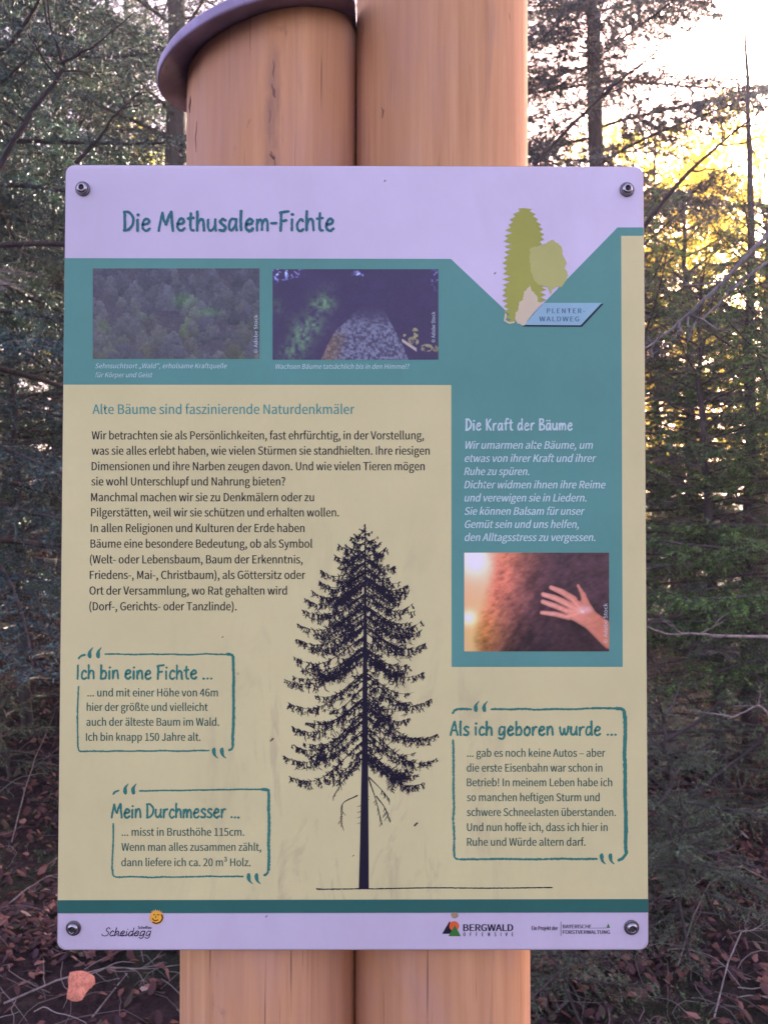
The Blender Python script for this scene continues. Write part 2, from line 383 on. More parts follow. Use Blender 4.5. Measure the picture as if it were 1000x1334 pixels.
for x, y, kd, s in [(3.3, 9.9, 'far_b', .34), (4.3, 10.2, 'far_b', .36), (2.3, 11.5, 'far_b', .4), (5.6, 11.5, 'far_b', .4)]:
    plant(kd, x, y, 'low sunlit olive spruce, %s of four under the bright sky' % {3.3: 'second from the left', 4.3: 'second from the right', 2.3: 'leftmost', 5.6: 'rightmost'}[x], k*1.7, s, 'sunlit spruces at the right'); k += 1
for x, y, s in [(5.2, 4.6, .45), (6.6, 5.4, .5)]:  # unseen trees added towards the sun to block its rays
    plant('far', x, y, 'unseen spruce added outside the right side of the picture to block the sun', k*1.7, s, 'added sun-blocking spruces beyond the right picture edge'); k += 1

# golden broad leaved trees lit from behind
def broadleaf(seed, H, nleaf, pal, lsz=.06, spread=1.6):
    g = np.random.default_rng(seed); tb = MB(); lb = MB(); cb = MB()
    n = 12; z = np.linspace(-.2, H*.85, n); w_ = np.cumsum(g.normal(size=(n, 2))*.05, 0); P = np.concatenate([w_, z[:, None]], 1)
    tb.tube(P, .07*(1-np.linspace(0, .85, n)), 8); tips = []
    for k in range(34):
        u = g.uniform(.18, 1); b = np.array([np.interp(u*H*.85, z, P[:, 0]), np.interp(u*H*.85, z, P[:, 1]), u*H*.85]); az = g.uniform(0, 2*pi)
        L = spread*(1.15-u*.8)*g.uniform(.6, 1.1); t = np.linspace(0, 1, 7)
        d = np.array([cos(az), sin(az), g.uniform(.25, .8)]); q = b+d*(L*t)[:, None]+np.cumsum(g.normal(size=(7, 3))*.03, 0); lb.tube(q, .018*(1-t)+.003, 4)
        for j in range(9):
            i = g.integers(2, 7); e = q[i]+norm(d+g.normal(size=3)*.8)*g.uniform(.2, .5); lb.tube(np.stack([q[i], e]), [.005, .002], 3); tips.append((q[i], e))
    A = np.array([a for a, _ in tips]); B = np.array([b for _, b in tips]); ix = g.integers(0, len(A), nleaf); u = g.random(nleaf)[:, None]
    c = A[ix]*(1-u)+B[ix]*u+g.normal(size=(nleaf, 3))*.07
    a = norm(g.normal(size=(nleaf, 3)))*lsz*g.uniform(.5, 1, nleaf)[:, None]; b = norm(np.cross(a, g.normal(size=(nleaf, 3))))*lsz*.32
    V = np.stack([c-a*.5, c+b, c+a*.5, c-b], 1).reshape(-1, 3); m_ = g.random(nleaf)[:, None]
    cc = (np.array(pal[0])*(1-m_)+np.array(pal[1])*m_)*g.uniform(.7, 1.2, nleaf)[:, None]
    cb.add(V, Q=np.arange(len(V)).reshape(-1, 4), C=np.repeat(cc, 4, 0))
    return tb.mesh('trunk', True), lb.mesh('limbs', True), cb.mesh('crown')
t, l, c = broadleaf(11, 6.0, 9000, ((.84, .78, .46), (.66, .68, .36)), .085)
t.materials.append(BARK); l.materials.append(BARK); c.materials.append(LEAFM); SPR['gold'] = (t, l, c)
for x, y, s, rz, w_ in [(2.55, 10.2, 1.1, .4, 'leftmost'), (4.3, 10.9, 1.4, 2.0, 'tallest'), (3.5, 8.2, .95, 3.3, 'smallest and nearest'), (5.6, 10.6, 1.25, 5.1, 'rightmost')]:
    plant('gold', x, y, 'yellow sunlit tree, %s of the four glowing at the right' % w_, rz, s, 'sunlit yellow trees at the right', 'broadleaf_tree')
for x, y, s, rz in [(-2.2, 6.9, .62, .4), (-4.4, 11.5, 1.1, 1.4)]:
    plant('gold', x, y, ('small yellow leaved tree glinting low between the near spruces at the left' if x > -3 else 'larger yellow leaved tree far back behind the dark spruces at the left'), rz, s, 'yellow trees at the left', 'broadleaf_tree')
spruce_kind('dead', seed=8, H=2.9, Lm=1.15, tr=.035, start=.15, nb=85, pal=BLUEG, tsp=.022, dead=9, lr=.28, dc=.13)
SPR['dead'] = (SPR['dead'][0], SPR['dead'][1], SPR['dead'][2])
plant('dead', 2.0, 3.6, 'leafless dead young spruce with a tangle of grey twigs at the right', .3)
plant('dead', 2.75, 4.4, 'second leafless dead spruce deeper in the shadow at the right edge', 2.3, 1.1)
plant('dead', -2.1, 3.9, 'leafless dead young spruce on the bank at the left', 1.3, .9)
spruce_kind('sapling', seed=9, H=.75, Lm=.55, tr=.012, start=.04, nb=22, pal=((.06, .085, .06), (.13, .19, .11)), tsp=.03, wl=.05, ns=.0045, bl=.016, bw=.0035, dead=.25)

# ------------------------------------------------------------------ forest floor litter, twigs and dead boughs
def ground_hit(px, py):
    d = _fw + (px-500)/1000*_r2 - (py-667)/1000*_u2; t = 1.0
    for _ in range(400):
        p = CAM+d*t
        if p[2] <= float(gh(p[0], p[1])): break
        t += .02
    return p
for px, py, sc_, rz, lb_ in ((905, 1165, 1.0, .5, 'grey green spruce seedling on the floor right of the board'), (735, 1300, .6, 2.5, 'small spruce seedling at the foot of the taller post'), (868, 1200, .6, 4., 'flat little spruce seedling beside the lower right board corner'),
                         (985, 1080, 1.1, 3.0, 'spruce seedling at the right picture edge above the litter'), (20, 1010, .7, 1.0, 'spruce seedling on the bank at the left picture edge')):
    p = ground_hit(px, py); plant('sapling', p[0], p[1], lb_, rz, sc_, None, 'spruce_seedling')
g = np.random.default_rng(31)
n = 52000; y = .9+7.0*g.random(n)**1.1; x = (g.random(n)*2-1)*(.75+.60*y)
cl = vnoise(x, y, 1.9, 9); LP = ground_hit(108, 1308); keep = (g.random(n) < np.clip(cl*1.9-.35, .12, 1)) & (np.hypot(x-LP[0], (y-LP[1]+.04)*.8) > .07); x = x[keep]; y = y[keep]; n = len(x)
c = np.stack([x, y, gh(x, y)+.012+.02*g.random(n)], 1); az = g.random(n)*2*pi; tl = g.normal(size=n)*.45
a = np.stack([np.cos(az), np.sin(az), tl], 1)*(g.uniform(.008, .026, n))[:, None]; b = np.stack([-np.sin(az), np.cos(az), g.normal(size=n)*.5], 1)*(g.uniform(.006, .017, n))[:, None]
fold = np.array([0, 0, .008])
V = np.stack([c-a, c-a*.3-b, c+a*.55-b*.8, c+a*1.1, c+a*.5+b*.8, c-a*.35+b, c+fold], 1).reshape(-1, 3)
V += g.normal(size=V.shape)*.0018
i = np.arange(n)[:, None]*7; T = np.concatenate([np.concatenate([i+q, i+(q+1) % 6, i+6], 1) for q in range(6)])
pal = np.array([(.085, .038, .040), (.15, .065, .058), (.24, .115, .095), (.055, .028, .038), (.38, .19, .16), (.08, .06, .045), (.50, .36, .33)]); pr_ = np.array([.31, .23, .11, .22, .03, .08, .02])
cc = pal[g.choice(7, n, p=pr_)]*g.uniform(.6, 1.15, n)[:, None]
litter = link('leaf_litter', mesh_np('leaf_litter', V, T, cols=np.repeat(cc, 7, 0)), LITTER); tag(litter, 'brown and purple fallen leaves scattered over the forest floor', kind='stuff')
def twig_path(p, az, L, up=.1, n_=8, wob=.25):
    q = [np.array(p, float)]; z0 = 0
    for k in range(n_):
        az += g.normal()*wob; q.append(q[-1]+np.array([cos(az), sin(az), 0])*L/n_)
    q = np.array(q); q[:, 2] = gh(q[:, 0], q[:, 1])+.006+up*np.sin(np.linspace(.0, pi*.9, n_+1))*L; return q
mb = MB()
for k in range(1500):
    yy = 1.0+6*g.random()**1.2; xx = (g.random()*2-1)*(.7+.55*yy); L = g.uniform(.06, .35); col = np.array([(.20, .17, .17), (.12, .10, .10), (.32, .28, .29)][g.choice(3, p=[.4, .4, .2])])
    q = twig_path((xx, yy, 0), g.random()*2*pi, L, g.uniform(0, .2)); mb.tube(q, np.linspace(.0022, .0008, len(q)), 3, C=col)
tag(link('fallen_twigs', mb.mesh('fallen_twigs'), LITTER), 'thin pale fallen twigs lying all over the litter', kind='stuff')
# green moss and blueberry like ground cover
n = 22000; y = .9+7*g.random(n)**1.1; x = (g.random(n)*2-1)*(.75+.60*y); LP = ground_hit(108, 1308); keep = (vnoise(x, y, 1.3, 15) > .62) & (np.hypot(x-LP[0], (y-LP[1]+.10)*.7) > .17); x = x[keep]; y = y[keep]; n = len(x)
S_ = np.stack([x, y, gh(x, y)], 1); D_ = norm(g.normal(size=(n, 3))*np.array([.6, .6, .2])+np.array([0, 0, .8])); mb = MB(); blades(mb, S_, D_, g.uniform(.02, .06, n), .012, .024, .006, ((.028, .042, .026), (.07, .10, .05)), g)
tag(link('moss_patches', mb.mesh('moss_patches'), LITTER), 'dull green moss and sprigs in patches on the floor', kind='stuff')
# foliage mound coloured pale to stand for a sunlit spot right of the board
p = ground_hit(885, 985); n = 900; r_ = np.sqrt(g.random(n))*.36; th = g.random(n)*2*pi
S_ = np.stack([p[0]+r_*np.cos(th), p[1]+.1+r_*.6*np.sin(th), gh(p[0], p[1])+.02+.26*(1-(r_/.36)**2)*g.random(n)], 1); mb = MB()
D_ = norm(g.normal(size=(n, 3))+np.array([0, 0, .5])); blades(mb, S_, D_, g.uniform(.03, .08, n), .006, .03, .006, ((.30, .31, .28), (.55, .55, .48)), g); ribbons(mb, S_, S_+D_*.08, .004, (.35, .33, .30), g)
tag(link('sunlit_spot_mound', mb.mesh('sunlit_spot_mound'), LITTER), 'low foliage mound painted pale as a sunlit spot beyond the right edge of the board', 'bush')
# single dead branches, forked, each a thing of its own
def dead_branch(path, r0, label, forks, col=(.36, .32, .33), name='dead_branch', mat=None):
    path = np.asarray(path, float); mb = MB(); n_ = len(path); t = np.linspace(0, 1, n_); tt = np.linspace(0, 1, n_*5)
    q = np.stack([np.interp(tt, t, path[:, i]) for i in range(3)], 1); q += np.cumsum(g.normal(size=q.shape)*r0*.35, 0)*np.sin(pi*tt)[:, None]; mb.tube(q, r0*(1-.75*tt), 6)
    d0 = norm(path[-1]-path[0])
    for k in range(forks):
        u = g.uniform(.15, .95); b = np.array([np.interp(u, tt, q[:, i]) for i in range(3)]); d = norm(d0*.8+g.normal(size=3)*np.array([.7, .7, .45])); L = np.linalg.norm(path[-1]-path[0])*g.uniform(.12, .34)*(1.1-u*.6)
        s_ = np.linspace(0, 1, 7)[:, None]; w_ = b+d*L*s_+np.cumsum(g.normal(size=(7, 3))*L*.035, 0); mb.tube(w_, r0*.45*(1-.7*s_[:, 0]), 4)
        for j in range(2):
            e = w_[g.integers(2, 6)]; mb.tube(np.stack([e, e+norm(d+g.normal(size=3)*.7)*L*.35]), [r0*.22, r0*.1], 3)
    o = link(name, mb.mesh(name, True), mat or DEADW); tag(o, label, 'branch'); return o
def ray(px, py, dist):
    d = _fw + (px-500)/1000*_r2 - (py-667)/1000*_u2; return CAM+d*dist
def lying(px0, py0, px1, py1, r0, lift, label, forks):
    a = ground_hit(px0, py0); b = ground_hit(px1, py1); m_ = (a+b)/2+np.array([0, 0, lift]); dead_branch([a+[0, 0, .01], (a+m_)/2+[0, 0, lift*.3], m_, (b+m_)/2, b+[0, 0, .02]], r0, label, forks)
lying(5, 1312, 262, 1262, .0035, .06, 'long pale forked twig lying by the orange leaf', 9)
lying(120, 1330, 262, 1195, .0028, .05, 'pale twig slanting up under the lower left board corner', 6)
lying(0, 1190, 120, 1130, .003, .05, 'thin pale twig on the bank left of the lower board', 5)
lying(15, 1100, 72, 930, .003, .08, 'crooked pale twig climbing the bank at the left board edge', 4)
lying(5, 870, 70, 900, .004, .1, 'grey twig high on the bank left of the board', 5)
lying(1000, 1150, 855, 1190, .0035, .12, 'white forked twig over the litter at the right edge', 6)
lying(930, 1330, 995, 1210, .003, .14, 'upright pale twig fork in the lower right corner', 5)
lying(880, 1270, 960, 1130, .003, .12, 'slanting pale twig right of the lower right screw', 5)
dead_branch([ray(1010, 830, 2.9), ray(930, 828, 2.8), ray(870, 828, 2.75), ray(838, 815, 2.7)], .0075, 'straight yellowish dead branch level with the lower teal panel edge', 5)
dead_branch([ray(1015, 290, 2.6), ray(940, 370, 2.5), ray(880, 420, 2.45), ray(838, 455, 2.4)], .009, 'grey lichened branch slanting down to the right board edge', 8, mat=BARKG)
dead_branch([ray(1015, 330, 2.9), ray(950, 375, 2.8), ray(905, 420, 2.8), ray(838, 470, 2.75)], .007, 'second thinner lichened branch under the first at the right', 7, mat=BARKG)
dead_branch([ray(1015, 940, 2.6), ray(985, 920, 2.6), ray(950, 935, 2.6), ray(900, 925, 2.6)], .005, 'bleached forked branch hanging in shadow at the right edge', 7)
dead_branch([ray(695, 215, 4.2), ray(790, 120, 4.1), ray(860, 60, 4.0)], .012, 'bare dark branch rising beside the thin trunk against the sky', 8, mat=DARKB)
dead_branch([ray(835, 300, 3.6), ray(900, 215, 3.5), ray(950, 170, 3.5), ray(1010, 130, 3.4)], .012, 'dark branch curving up right of the upper right board corner', 9, mat=DARKB)
dead_branch([ray(-5, 225, 3.0), ray(35, 150, 3.0), ray(78, 82, 3.0), ray(62, 40, 3.0), ray(60, -20, 3.0)], .012, 'dark crooked stem at the upper left of the picture', 9, mat=DARKB)
dead_branch([ray(98, 212, 3.1), ray(125, 180, 3.1), ray(150, 145, 3.1), ray(190, 110, 3.2)], .009, 'dark branch slanting up above the upper left screw', 7, mat=DARKB)
dead_branch([ray(78, 82, 3.0), ray(120, 60, 3.0), ray(175, 15, 3.0)], .006, 'thin dark branch forking right from the crooked stem', 6, mat=DARKB)
# the big orange leaf
def m_leaf():
    k = NT('orange_leaf'); f = k.noise(k.mapping(), 55, 6, .7, 1.5); f2 = k.noise(k.mapping(), 18, 3)
    c = k.ramp(f, [(.3, (.36, .11, .07, 1)), (.5, (.66, .23, .14, 1)), (.7, (.78, .34, .22, 1))]); c = k.mix(k.ramp(f2, [(.5, (0, 0, 0, 1)), (.7, (.5, .5, .5, 1))]), c, (.42, .15, .09, 1))
    k.l(c, k.b.inputs['Base Color']); k.b.inputs['Roughness'].default_value = .7; k.bump(f, .8, .006); return k.m
p = ground_hit(108, 1308); n_ = 16; th = np.linspace(0, 2*pi, n_+1)[:-1]; mb = MB()
rr = .040*(1+.16*np.sin(th*3+.5)+.10*np.sin(th*5+1)+.06*g.normal(size=n_)); up_ = norm(np.array([.1, -.75, .65])); ax = norm(np.cross([0, 0, 1.], up_)); ay = np.cross(up_, ax)
ring = p+np.array([0, -.03, .075])+ax*(rr*np.cos(th))[:, None]+ay*(rr*1.05*np.sin(th))[:, None]+up_*(.006*np.sin(th*4))[:, None]; mid = p+np.array([0, -.03, .075])+ax*(rr*.5*np.cos(th))[:, None]+ay*(rr*.5*np.sin(th))[:, None]+up_*(.010+.004*np.sin(th*3))[:, None]
i = np.arange(n_); V = np.concatenate([ring, mid, [p+np.array([0, -.03, .075])+up_*.003]]); mb.add(V, Q=np.stack([i, (i+1) % n_, n_+(i+1) % n_, n_+i], 1), T=np.stack([n_+i, n_+(i+1) % n_, np.full(n_, 2*n_)], 1))
tag(link('fallen_leaf', mb.mesh('fallen_leaf', True), m_leaf()), 'large orange fallen leaf standing out on the dark floor at the lower left', 'leaf')
print('trees done')
# thin autumn forest haze between the trees
hz = MB(); hx, hy0, hy1, hz0, hz1 = 175, -55, 275, -2.0, 14.5
V = np.array([(x_, y_, z_) for z_ in (hz0, hz1) for (x_, y_) in ((-hx, hy0), (hx, hy0), (hx, hy1), (-hx, hy1))]); hz.add(V, Q=[(3, 2, 1, 0), (4, 5, 6, 7), (0, 1, 5, 4), (1, 2, 6, 5), (2, 3, 7, 6), (3, 0, 4, 7)])
hm = bpy.data.materials.new('haze'); hm.use_nodes = True; hn = hm.node_tree; hn.nodes.remove(hn.nodes['Principled BSDF'])
pv = hn.nodes.new('ShaderNodeVolumePrincipled'); pv.inputs['Color'].default_value = (.80, .87, 1, 1); pv.inputs['Density'].default_value = .005; pv.inputs['Anisotropy'].default_value = .5
hn.links.new(pv.outputs[0], hn.nodes['Material Output'].inputs['Volume'])
ho = link('haze', hz.mesh('haze'), hm); tag(ho, 'thin pale haze in the forest air', kind='stuff')

# ------------------------------------------------------------------ the two posts and the cap
def post(cx, cy, r, ztop, seed, cut=None):
    g = np.random.default_rng(seed); th = np.linspace(0, 2*pi, 97)[:-1]
    zs = np.concatenate([np.linspace(-.3, 1.2, 16), np.linspace(1.25, 1.0, 1)*0+1.25, np.linspace(1.3, 1, 1)*0+1.3, np.linspace(1.4, 2.0, 15)]) if False else np.linspace(-.3, 1, 46)
    V = []
    for i, u in enumerate(np.linspace(0, 1, 60)):
        rr = r*(1+.004*np.sin(th*3+u*4+seed)+.004*np.sin(th*7+1.3*seed-u*9)+.0025*np.sin(th*17+u*21))
        x = cx+rr*np.cos(th); y = cy+rr*np.sin(th)
        zt = ztop if cut is None else cut(x, y)
        z = -.3+(zt+.3)*u
        V.append(np.stack([x, y, np.broadcast_to(z, x.shape)], 1))
    V = np.concatenate(V); n = 96; i = np.arange(59)[:, None]*n; j = np.arange(n)[None]; j2 = (j+1) % n
    Q = np.stack([i+j, i+j2, i+n+j2, i+n+j], -1).reshape(-1, 4)
    top = np.arange(59*n, 60*n)[None]
    me = mesh_np('post', V, [Q, top], smooth=False)
    sf = np.ones(len(me.polygons), dtype=bool); sf[-1] = False; me.polygons.foreach_set('use_smooth', sf)
    return me
PF = .0085                                      # front of the posts
RL, RR = .0986, .1004
LX, LY, RX, RY = -.1002, PF+RL, .0985, PF+RR
cut = lambda x, y: 2.056 + .32*(x-LX) + .13*(y-LY)
pl = tag(empty('wooden_post', (0, 0, 0)), 'shorter debarked round post with a sloping metal cap on top', 'post')
link('timber', post(LX, LY, RL, 0, 1, cut), POSTW, pl)
pr = tag(empty('wooden_post', (0, 0, 0)), 'taller debarked round post rising out of the picture, no cap', 'post')
link('timber', post(RX, RY, RR, 3.0, 2), POSTW, pr)
def decal(cx, cy, r, ang, z, pts, w, wob=.15):
    """a thin raised lens shape (knot, crack) lying on the post surface; pts = (da, dz) path"""
    mb = MB(); P = np.array([[cx+(r+.0006)*sin(ang+a), cy-(r+.0006)*cos(ang+a), z+dz] for a, dz in pts])
    n = len(P); t = np.linspace(0, 1, n); mb.tube(P, w*np.sin(pi*np.clip(t, .04, .96))+.0002, 5); return mb.mesh('knot', True)
for (cx, cy, r, par, items) in ((LX, LY, RL, pl, [(.13, 1.985, .034, .0013), (.15, 1.962, .020, .0022), (.12, 1.935, .030, .0011), (.15, 1.885, .040, .0010), (.13, 1.893, .012, .0024), (-.86, 1.930, .034, .0008), (-1.06, 1.975, .018, .0022)]),
                                (RX, RY, RR, pr, [(-.78, 1.955, .012, .0006), (.75, 2.06, .012, .0009)])):
    for q_, (a, z, ln, wd) in enumerate(items):
        pts = [(a+.016*sin(q*3.5+q_*1.9)+.006*sin(q*13+q_), (q-.5)*ln) for q in np.linspace(0, 1, 14)]
        link('knot', decal(cx, cy, r-.0006, 0, z, pts, wd*.8), KNOT, par)
# cap: a tilted round plate with a turned down rim, cut straight where it meets the taller post
n = 96; th = np.linspace(0, 2*pi, n+1)[:-1]
rings = [(.0, .000), (.1245, .0), (.125, -.0035), (.1264, -.0035), (.1276, -.002), (.128, .0), (.128, .0075), (.1268, .0095), (.125, .0100), (.0, .024)]
V = []
for rr, dz in rings:
    x = LX-.004+rr*np.cos(th); y = LY+rr*np.sin(th); x = np.minimum(x, -.0022)
    V.append(np.stack([x, y, cut(x, y)+.001+dz], 1))
V = np.concatenate(V); m = len(rings); i = np.arange(m-1)[:, None]*n; j = np.arange(n)[None]; j2 = (j+1) % n
me = mesh_np('cap', V, np.stack([i+j, i+n+j, i+n+j2, i+j2], -1).reshape(-1, 4), smooth=False)
link('cap', me, CAPM, pl)

# ------------------------------------------------------------------ the information board
F = 1000.0
def P(px, py):
    """photo position -> point (x, z) on the board's front plane y=0"""
    px = np.asarray(px, float); py = np.asarray(py, float)
    d = _fw[None] + ((px.ravel()-500)/F)[:, None]*_r2 - ((py.ravel()-667)/F)[:, None]*_u2
    t = -CAM[1]/d[:, 1]; return CAM[0]+t*d[:, 0], CAM[2]+t*d[:, 2]
board = tag(empty('information_board', (0, 0, BC)), 'printed forest trail board about an old spruce, screwed to two round posts', 'sign')
def local(px, py, lay):
    x, z = P(px, py); x = np.clip(x, -BW/2+.0006, BW/2-.0006); return np.stack([x, np.full_like(x, -lay), z-BC], 1)
def rrect(w_, h_, r, n=8):
    o = []
    for cx, cz, a0 in ((w_/2-r, h_/2-r, 0), (-w_/2+r, h_/2-r, 90), (-w_/2+r, -h_/2+r, 180), (w_/2-r, -h_/2+r, 270)):
        for k in range(n+1): a = R(a0+90*k/n); o.append((cx+r*cos(a), cz+r*sin(a)))
    return np.array(o)
W0 = tuple(a*b for a, b in zip(lin(176, 164, 215, 1.15)[:3], (.96, .99, .87)))+(1,)
WHITE = m_print('print_white', W0, .38, .03); 
k = NT('board_edge'); k.b.inputs['Base Color'].default_value = (.09, .075, .10, 1); k.b.inputs['Roughness'].default_value = .4; EDGE = k.m
o1 = rrect(BW, BH, .0095); o0 = rrect(BW-.0012, BH-.0012, .0089); m = len(o1)
V = np.concatenate([np.stack([o0[:, 0], np.zeros(m), o0[:, 1]], 1), np.stack([o1[:, 0], np.full(m, .0006), o1[:, 1]], 1), np.stack([o1[:, 0], np.full(m, .0056), o1[:, 1]], 1)])
j = np.arange(m); j2 = (j+1) % m
me = mesh_np('plate', V, [np.arange(m)[None], np.concatenate([np.stack([j+m, j2+m, j2, j], 1), np.stack([j+2*m, j2+2*m, j2+m, j+m], 1)]), (np.arange(m)+2*m)[::-1][None]])
pla = link('plate', me, [WHITE, EDGE], board); mi = np.ones(len(me.polygons), dtype=np.int32); mi[0] = 0; me.polygons.foreach_set('material_index', mi)
if me.polygons[0].normal.y > 0: me.flip_normals()

def part(name, mb, mat, label=None):
    o = link(name, mb.mesh(name), mat, board)
    if label: o['label'] = label
    return o
def poly(mb, pts, lay, C=None):
    from mathutils.geometry import tessellate_polygon
    pts = np.asarray(pts, float); V = local(pts[:, 0], pts[:, 1], lay)
    tri = tessellate_polygon([[Vector((v[0], v[2], 0)) for v in V]])
    mb.add(V, T=np.array(tri), C=C)
_lay = [0]
def stroke(mb, pts, wd, lay, rough=.12, prof=None, seg=1.0, smooth=True, C=None):
    """brush stroke through pts (photo pixels), width wd px"""
    pts = np.asarray(pts, float)
    if len(pts) == 1: pts = np.array([pts[0]-[.01, wd*.12], pts[0]+[.01, wd*.12]])
    if smooth and len(pts) > 2:
        Q = np.concatenate([[2*pts[0]-pts[1]], pts, [2*pts[-1]-pts[-2]]]); out = []
        for i in range(1, len(Q)-2):
            m_ = max(3, int(np.hypot(*(Q[i+1]-Q[i]))/seg)); t = np.linspace(0, 1, m_+1)[:-1, None]
            out.append(.5*((2*Q[i])+(-Q[i-1]+Q[i+1])*t+(2*Q[i-1]-5*Q[i]+4*Q[i+1]-Q[i+2])*t**2+(-Q[i-1]+3*Q[i]-3*Q[i+1]+Q[i+2])*t**3))
        pts = np.concatenate(out+[[pts[-1]]])
    else:
        out = []
        for a, b in zip(pts[:-1], pts[1:]):
            m_ = max(1, int(np.hypot(*(b-a))/seg)); t = np.linspace(0, 1, m_+1)[:-1, None]; out.append(a+(b-a)*t)
        pts = np.concatenate(out+[[pts[-1]]])
    n = len(pts); d = np.gradient(pts, axis=0); d /= np.hypot(d[:, 0], d[:, 1])[:, None]+1e-9; nr = np.stack([-d[:, 1], d[:, 0]], 1)
    t = np.linspace(0, 1, n); pw = np.ones(n) if prof is None else prof(t)
    a = wd*.5*pw*(1+rough*rng.normal(size=n)); b = wd*.5*pw*(1+rough*rng.normal(size=n))
    A = pts+nr*a[:, None]; B = pts-nr*b[:, None]
    if prof is None:   # rounded ends
        A = np.concatenate([[pts[0]-d[0]*wd*.3+nr[0]*wd*.2], A, [pts[-1]+d[-1]*wd*.3+nr[-1]*wd*.2]]); B = np.concatenate([[pts[0]-d[0]*wd*.3-nr[0]*wd*.2], B, [pts[-1]+d[-1]*wd*.3-nr[-1]*wd*.2]]); n += 2
    _lay[0] = (_lay[0]+1) % 11; l_ = lay+_lay[0]*6e-6
    V = local(np.concatenate([A[:, 0], B[:, 0]]), np.concatenate([A[:, 1], B[:, 1]]), l_)
    i = np.arange(n-1); mb.add(V, Q=np.stack([i, i+1, n+i+1, n+i], 1), C=C)

# coloured fields
TEAL = m_print('print_teal', lin(78, 126, 133, 1.22), .42, .04); CREAM = m_print('print_cream', lin(180, 173, 144, 1.22), .45, .03, True)
DTEAL = m_print('print_dark_teal', lin(42, 88, 92, 1.2), .4, .05)
L1 = .00015
mb = MB(); poly(mb, [(80, 336), (587, 337), (679.2, 424), (804, 296), (842, 296), (842, 307), (808.8, 307), (810.8, 869), (588, 869), (587.5, 501.5), (78, 501)], L1); part('teal_field', mb, TEAL)
mb = MB(); poly(mb, [(78, 501), (587.5, 501.5), (588, 869), (810.8, 869), (808.8, 307), (842, 307), (850, 1171.5), (70, 1173)], L1); part('cream_field', mb, CREAM)
mb = MB(); poly(mb, [(70, 1173), (850, 1171.5), (850, 1189), (70, 1190)], L1); part('dark_band', mb, DTEAL)
mb = MB(); poly(mb, [(90, 1191), (830, 1190), (841, 1190.3), (842.5, 1226), (836, 1236), (86, 1236.5), (77, 1230), (76.5, 1191)], L1); part('footer_field', mb, WHITE)

# ---- printed photographs, as fine colour grids
def fbm(x, y, s, seed, oct=5):
    v = 0; a = .5
    for o in range(oct): v = v+a*vnoise(x, y, s*2**o, seed+o); a *= .55
    return v
def photo(name, x0, y0, x1, y1, nx_, ny_, fn):
    u, v = np.meshgrid(np.linspace(0, 1, nx_), np.linspace(0, 1, ny_)); c = np.clip(fn(u, v), 0, 255)/255
    c = np.clip(np.where(c > .04045, ((c+.055)/1.055)**2.4, c/12.92).reshape(-1, 3)*1.15/np.array(LIGHT), 0, .9)
    V = local((x0+(x1-x0)*u).ravel(), (y0+(y1-y0)*v).ravel(), .0003)
    i = (np.arange(ny_-1)[:, None]*nx_+np.arange(nx_-1)[None]).ravel()
    return link(name, mesh_np(name, V, np.stack([i, i+nx_, i+nx_+1, i+1], 1), cols=c), PHOTO, board)
PHOTO = m_attr('printed_photo', .4, 0, .35)
def mixc(a, b, t): t = np.asarray(t)[..., None]; return np.asarray(a, float)*(1-t)+np.asarray(b, float)*t
def f_forest(u, v):
    X, Y = u*1.84, v; g = np.random.default_rng(3)
    c = mixc((54, 52, 80), (72, 72, 84), fbm(X, Y, 5, 40)); 
    for k in range(150):
        y = (k/150)**.9*1.15; x = g.uniform(-.05, 1.9); w_ = g.uniform(.05, .13)*(1+.3*y); h_ = w_*g.uniform(1.3, 2.0)
        dx = (X-x)/w_; dy = (Y-(y-.05))/h_; edge = fbm(X, Y, 30, k+7, 3)-.5
        ins = (dy > np.abs(dx)**1.7*.8-.0+edge*.9) & (dy < 1.15) & (np.abs(dx) < 1)
        col = np.array([64, 66, 88])+g.normal()*5 + np.array([10, 12, -14])*g.random()*y
        if g.random() < .06: col = col+np.array([6, 14, -3])
        sh = (1.12-.24*np.clip(dy, 0, 1))*(1+.30*(fbm(X, Y, 26, k, 4)-.45))
        c = np.where(ins[..., None], col*sh[..., None], c)
    gl = np.exp(-(((X-1.0)/.12)**2+((Y-.35)/.08)**2))+.9*np.exp(-(((X-1.27)/.14)**2+((Y-.48)/.05)**2))
    return c+gl[..., None]*np.array([2, 26, -6])+(fbm(X, Y, 60, 5, 3)-.45)[..., None]*26
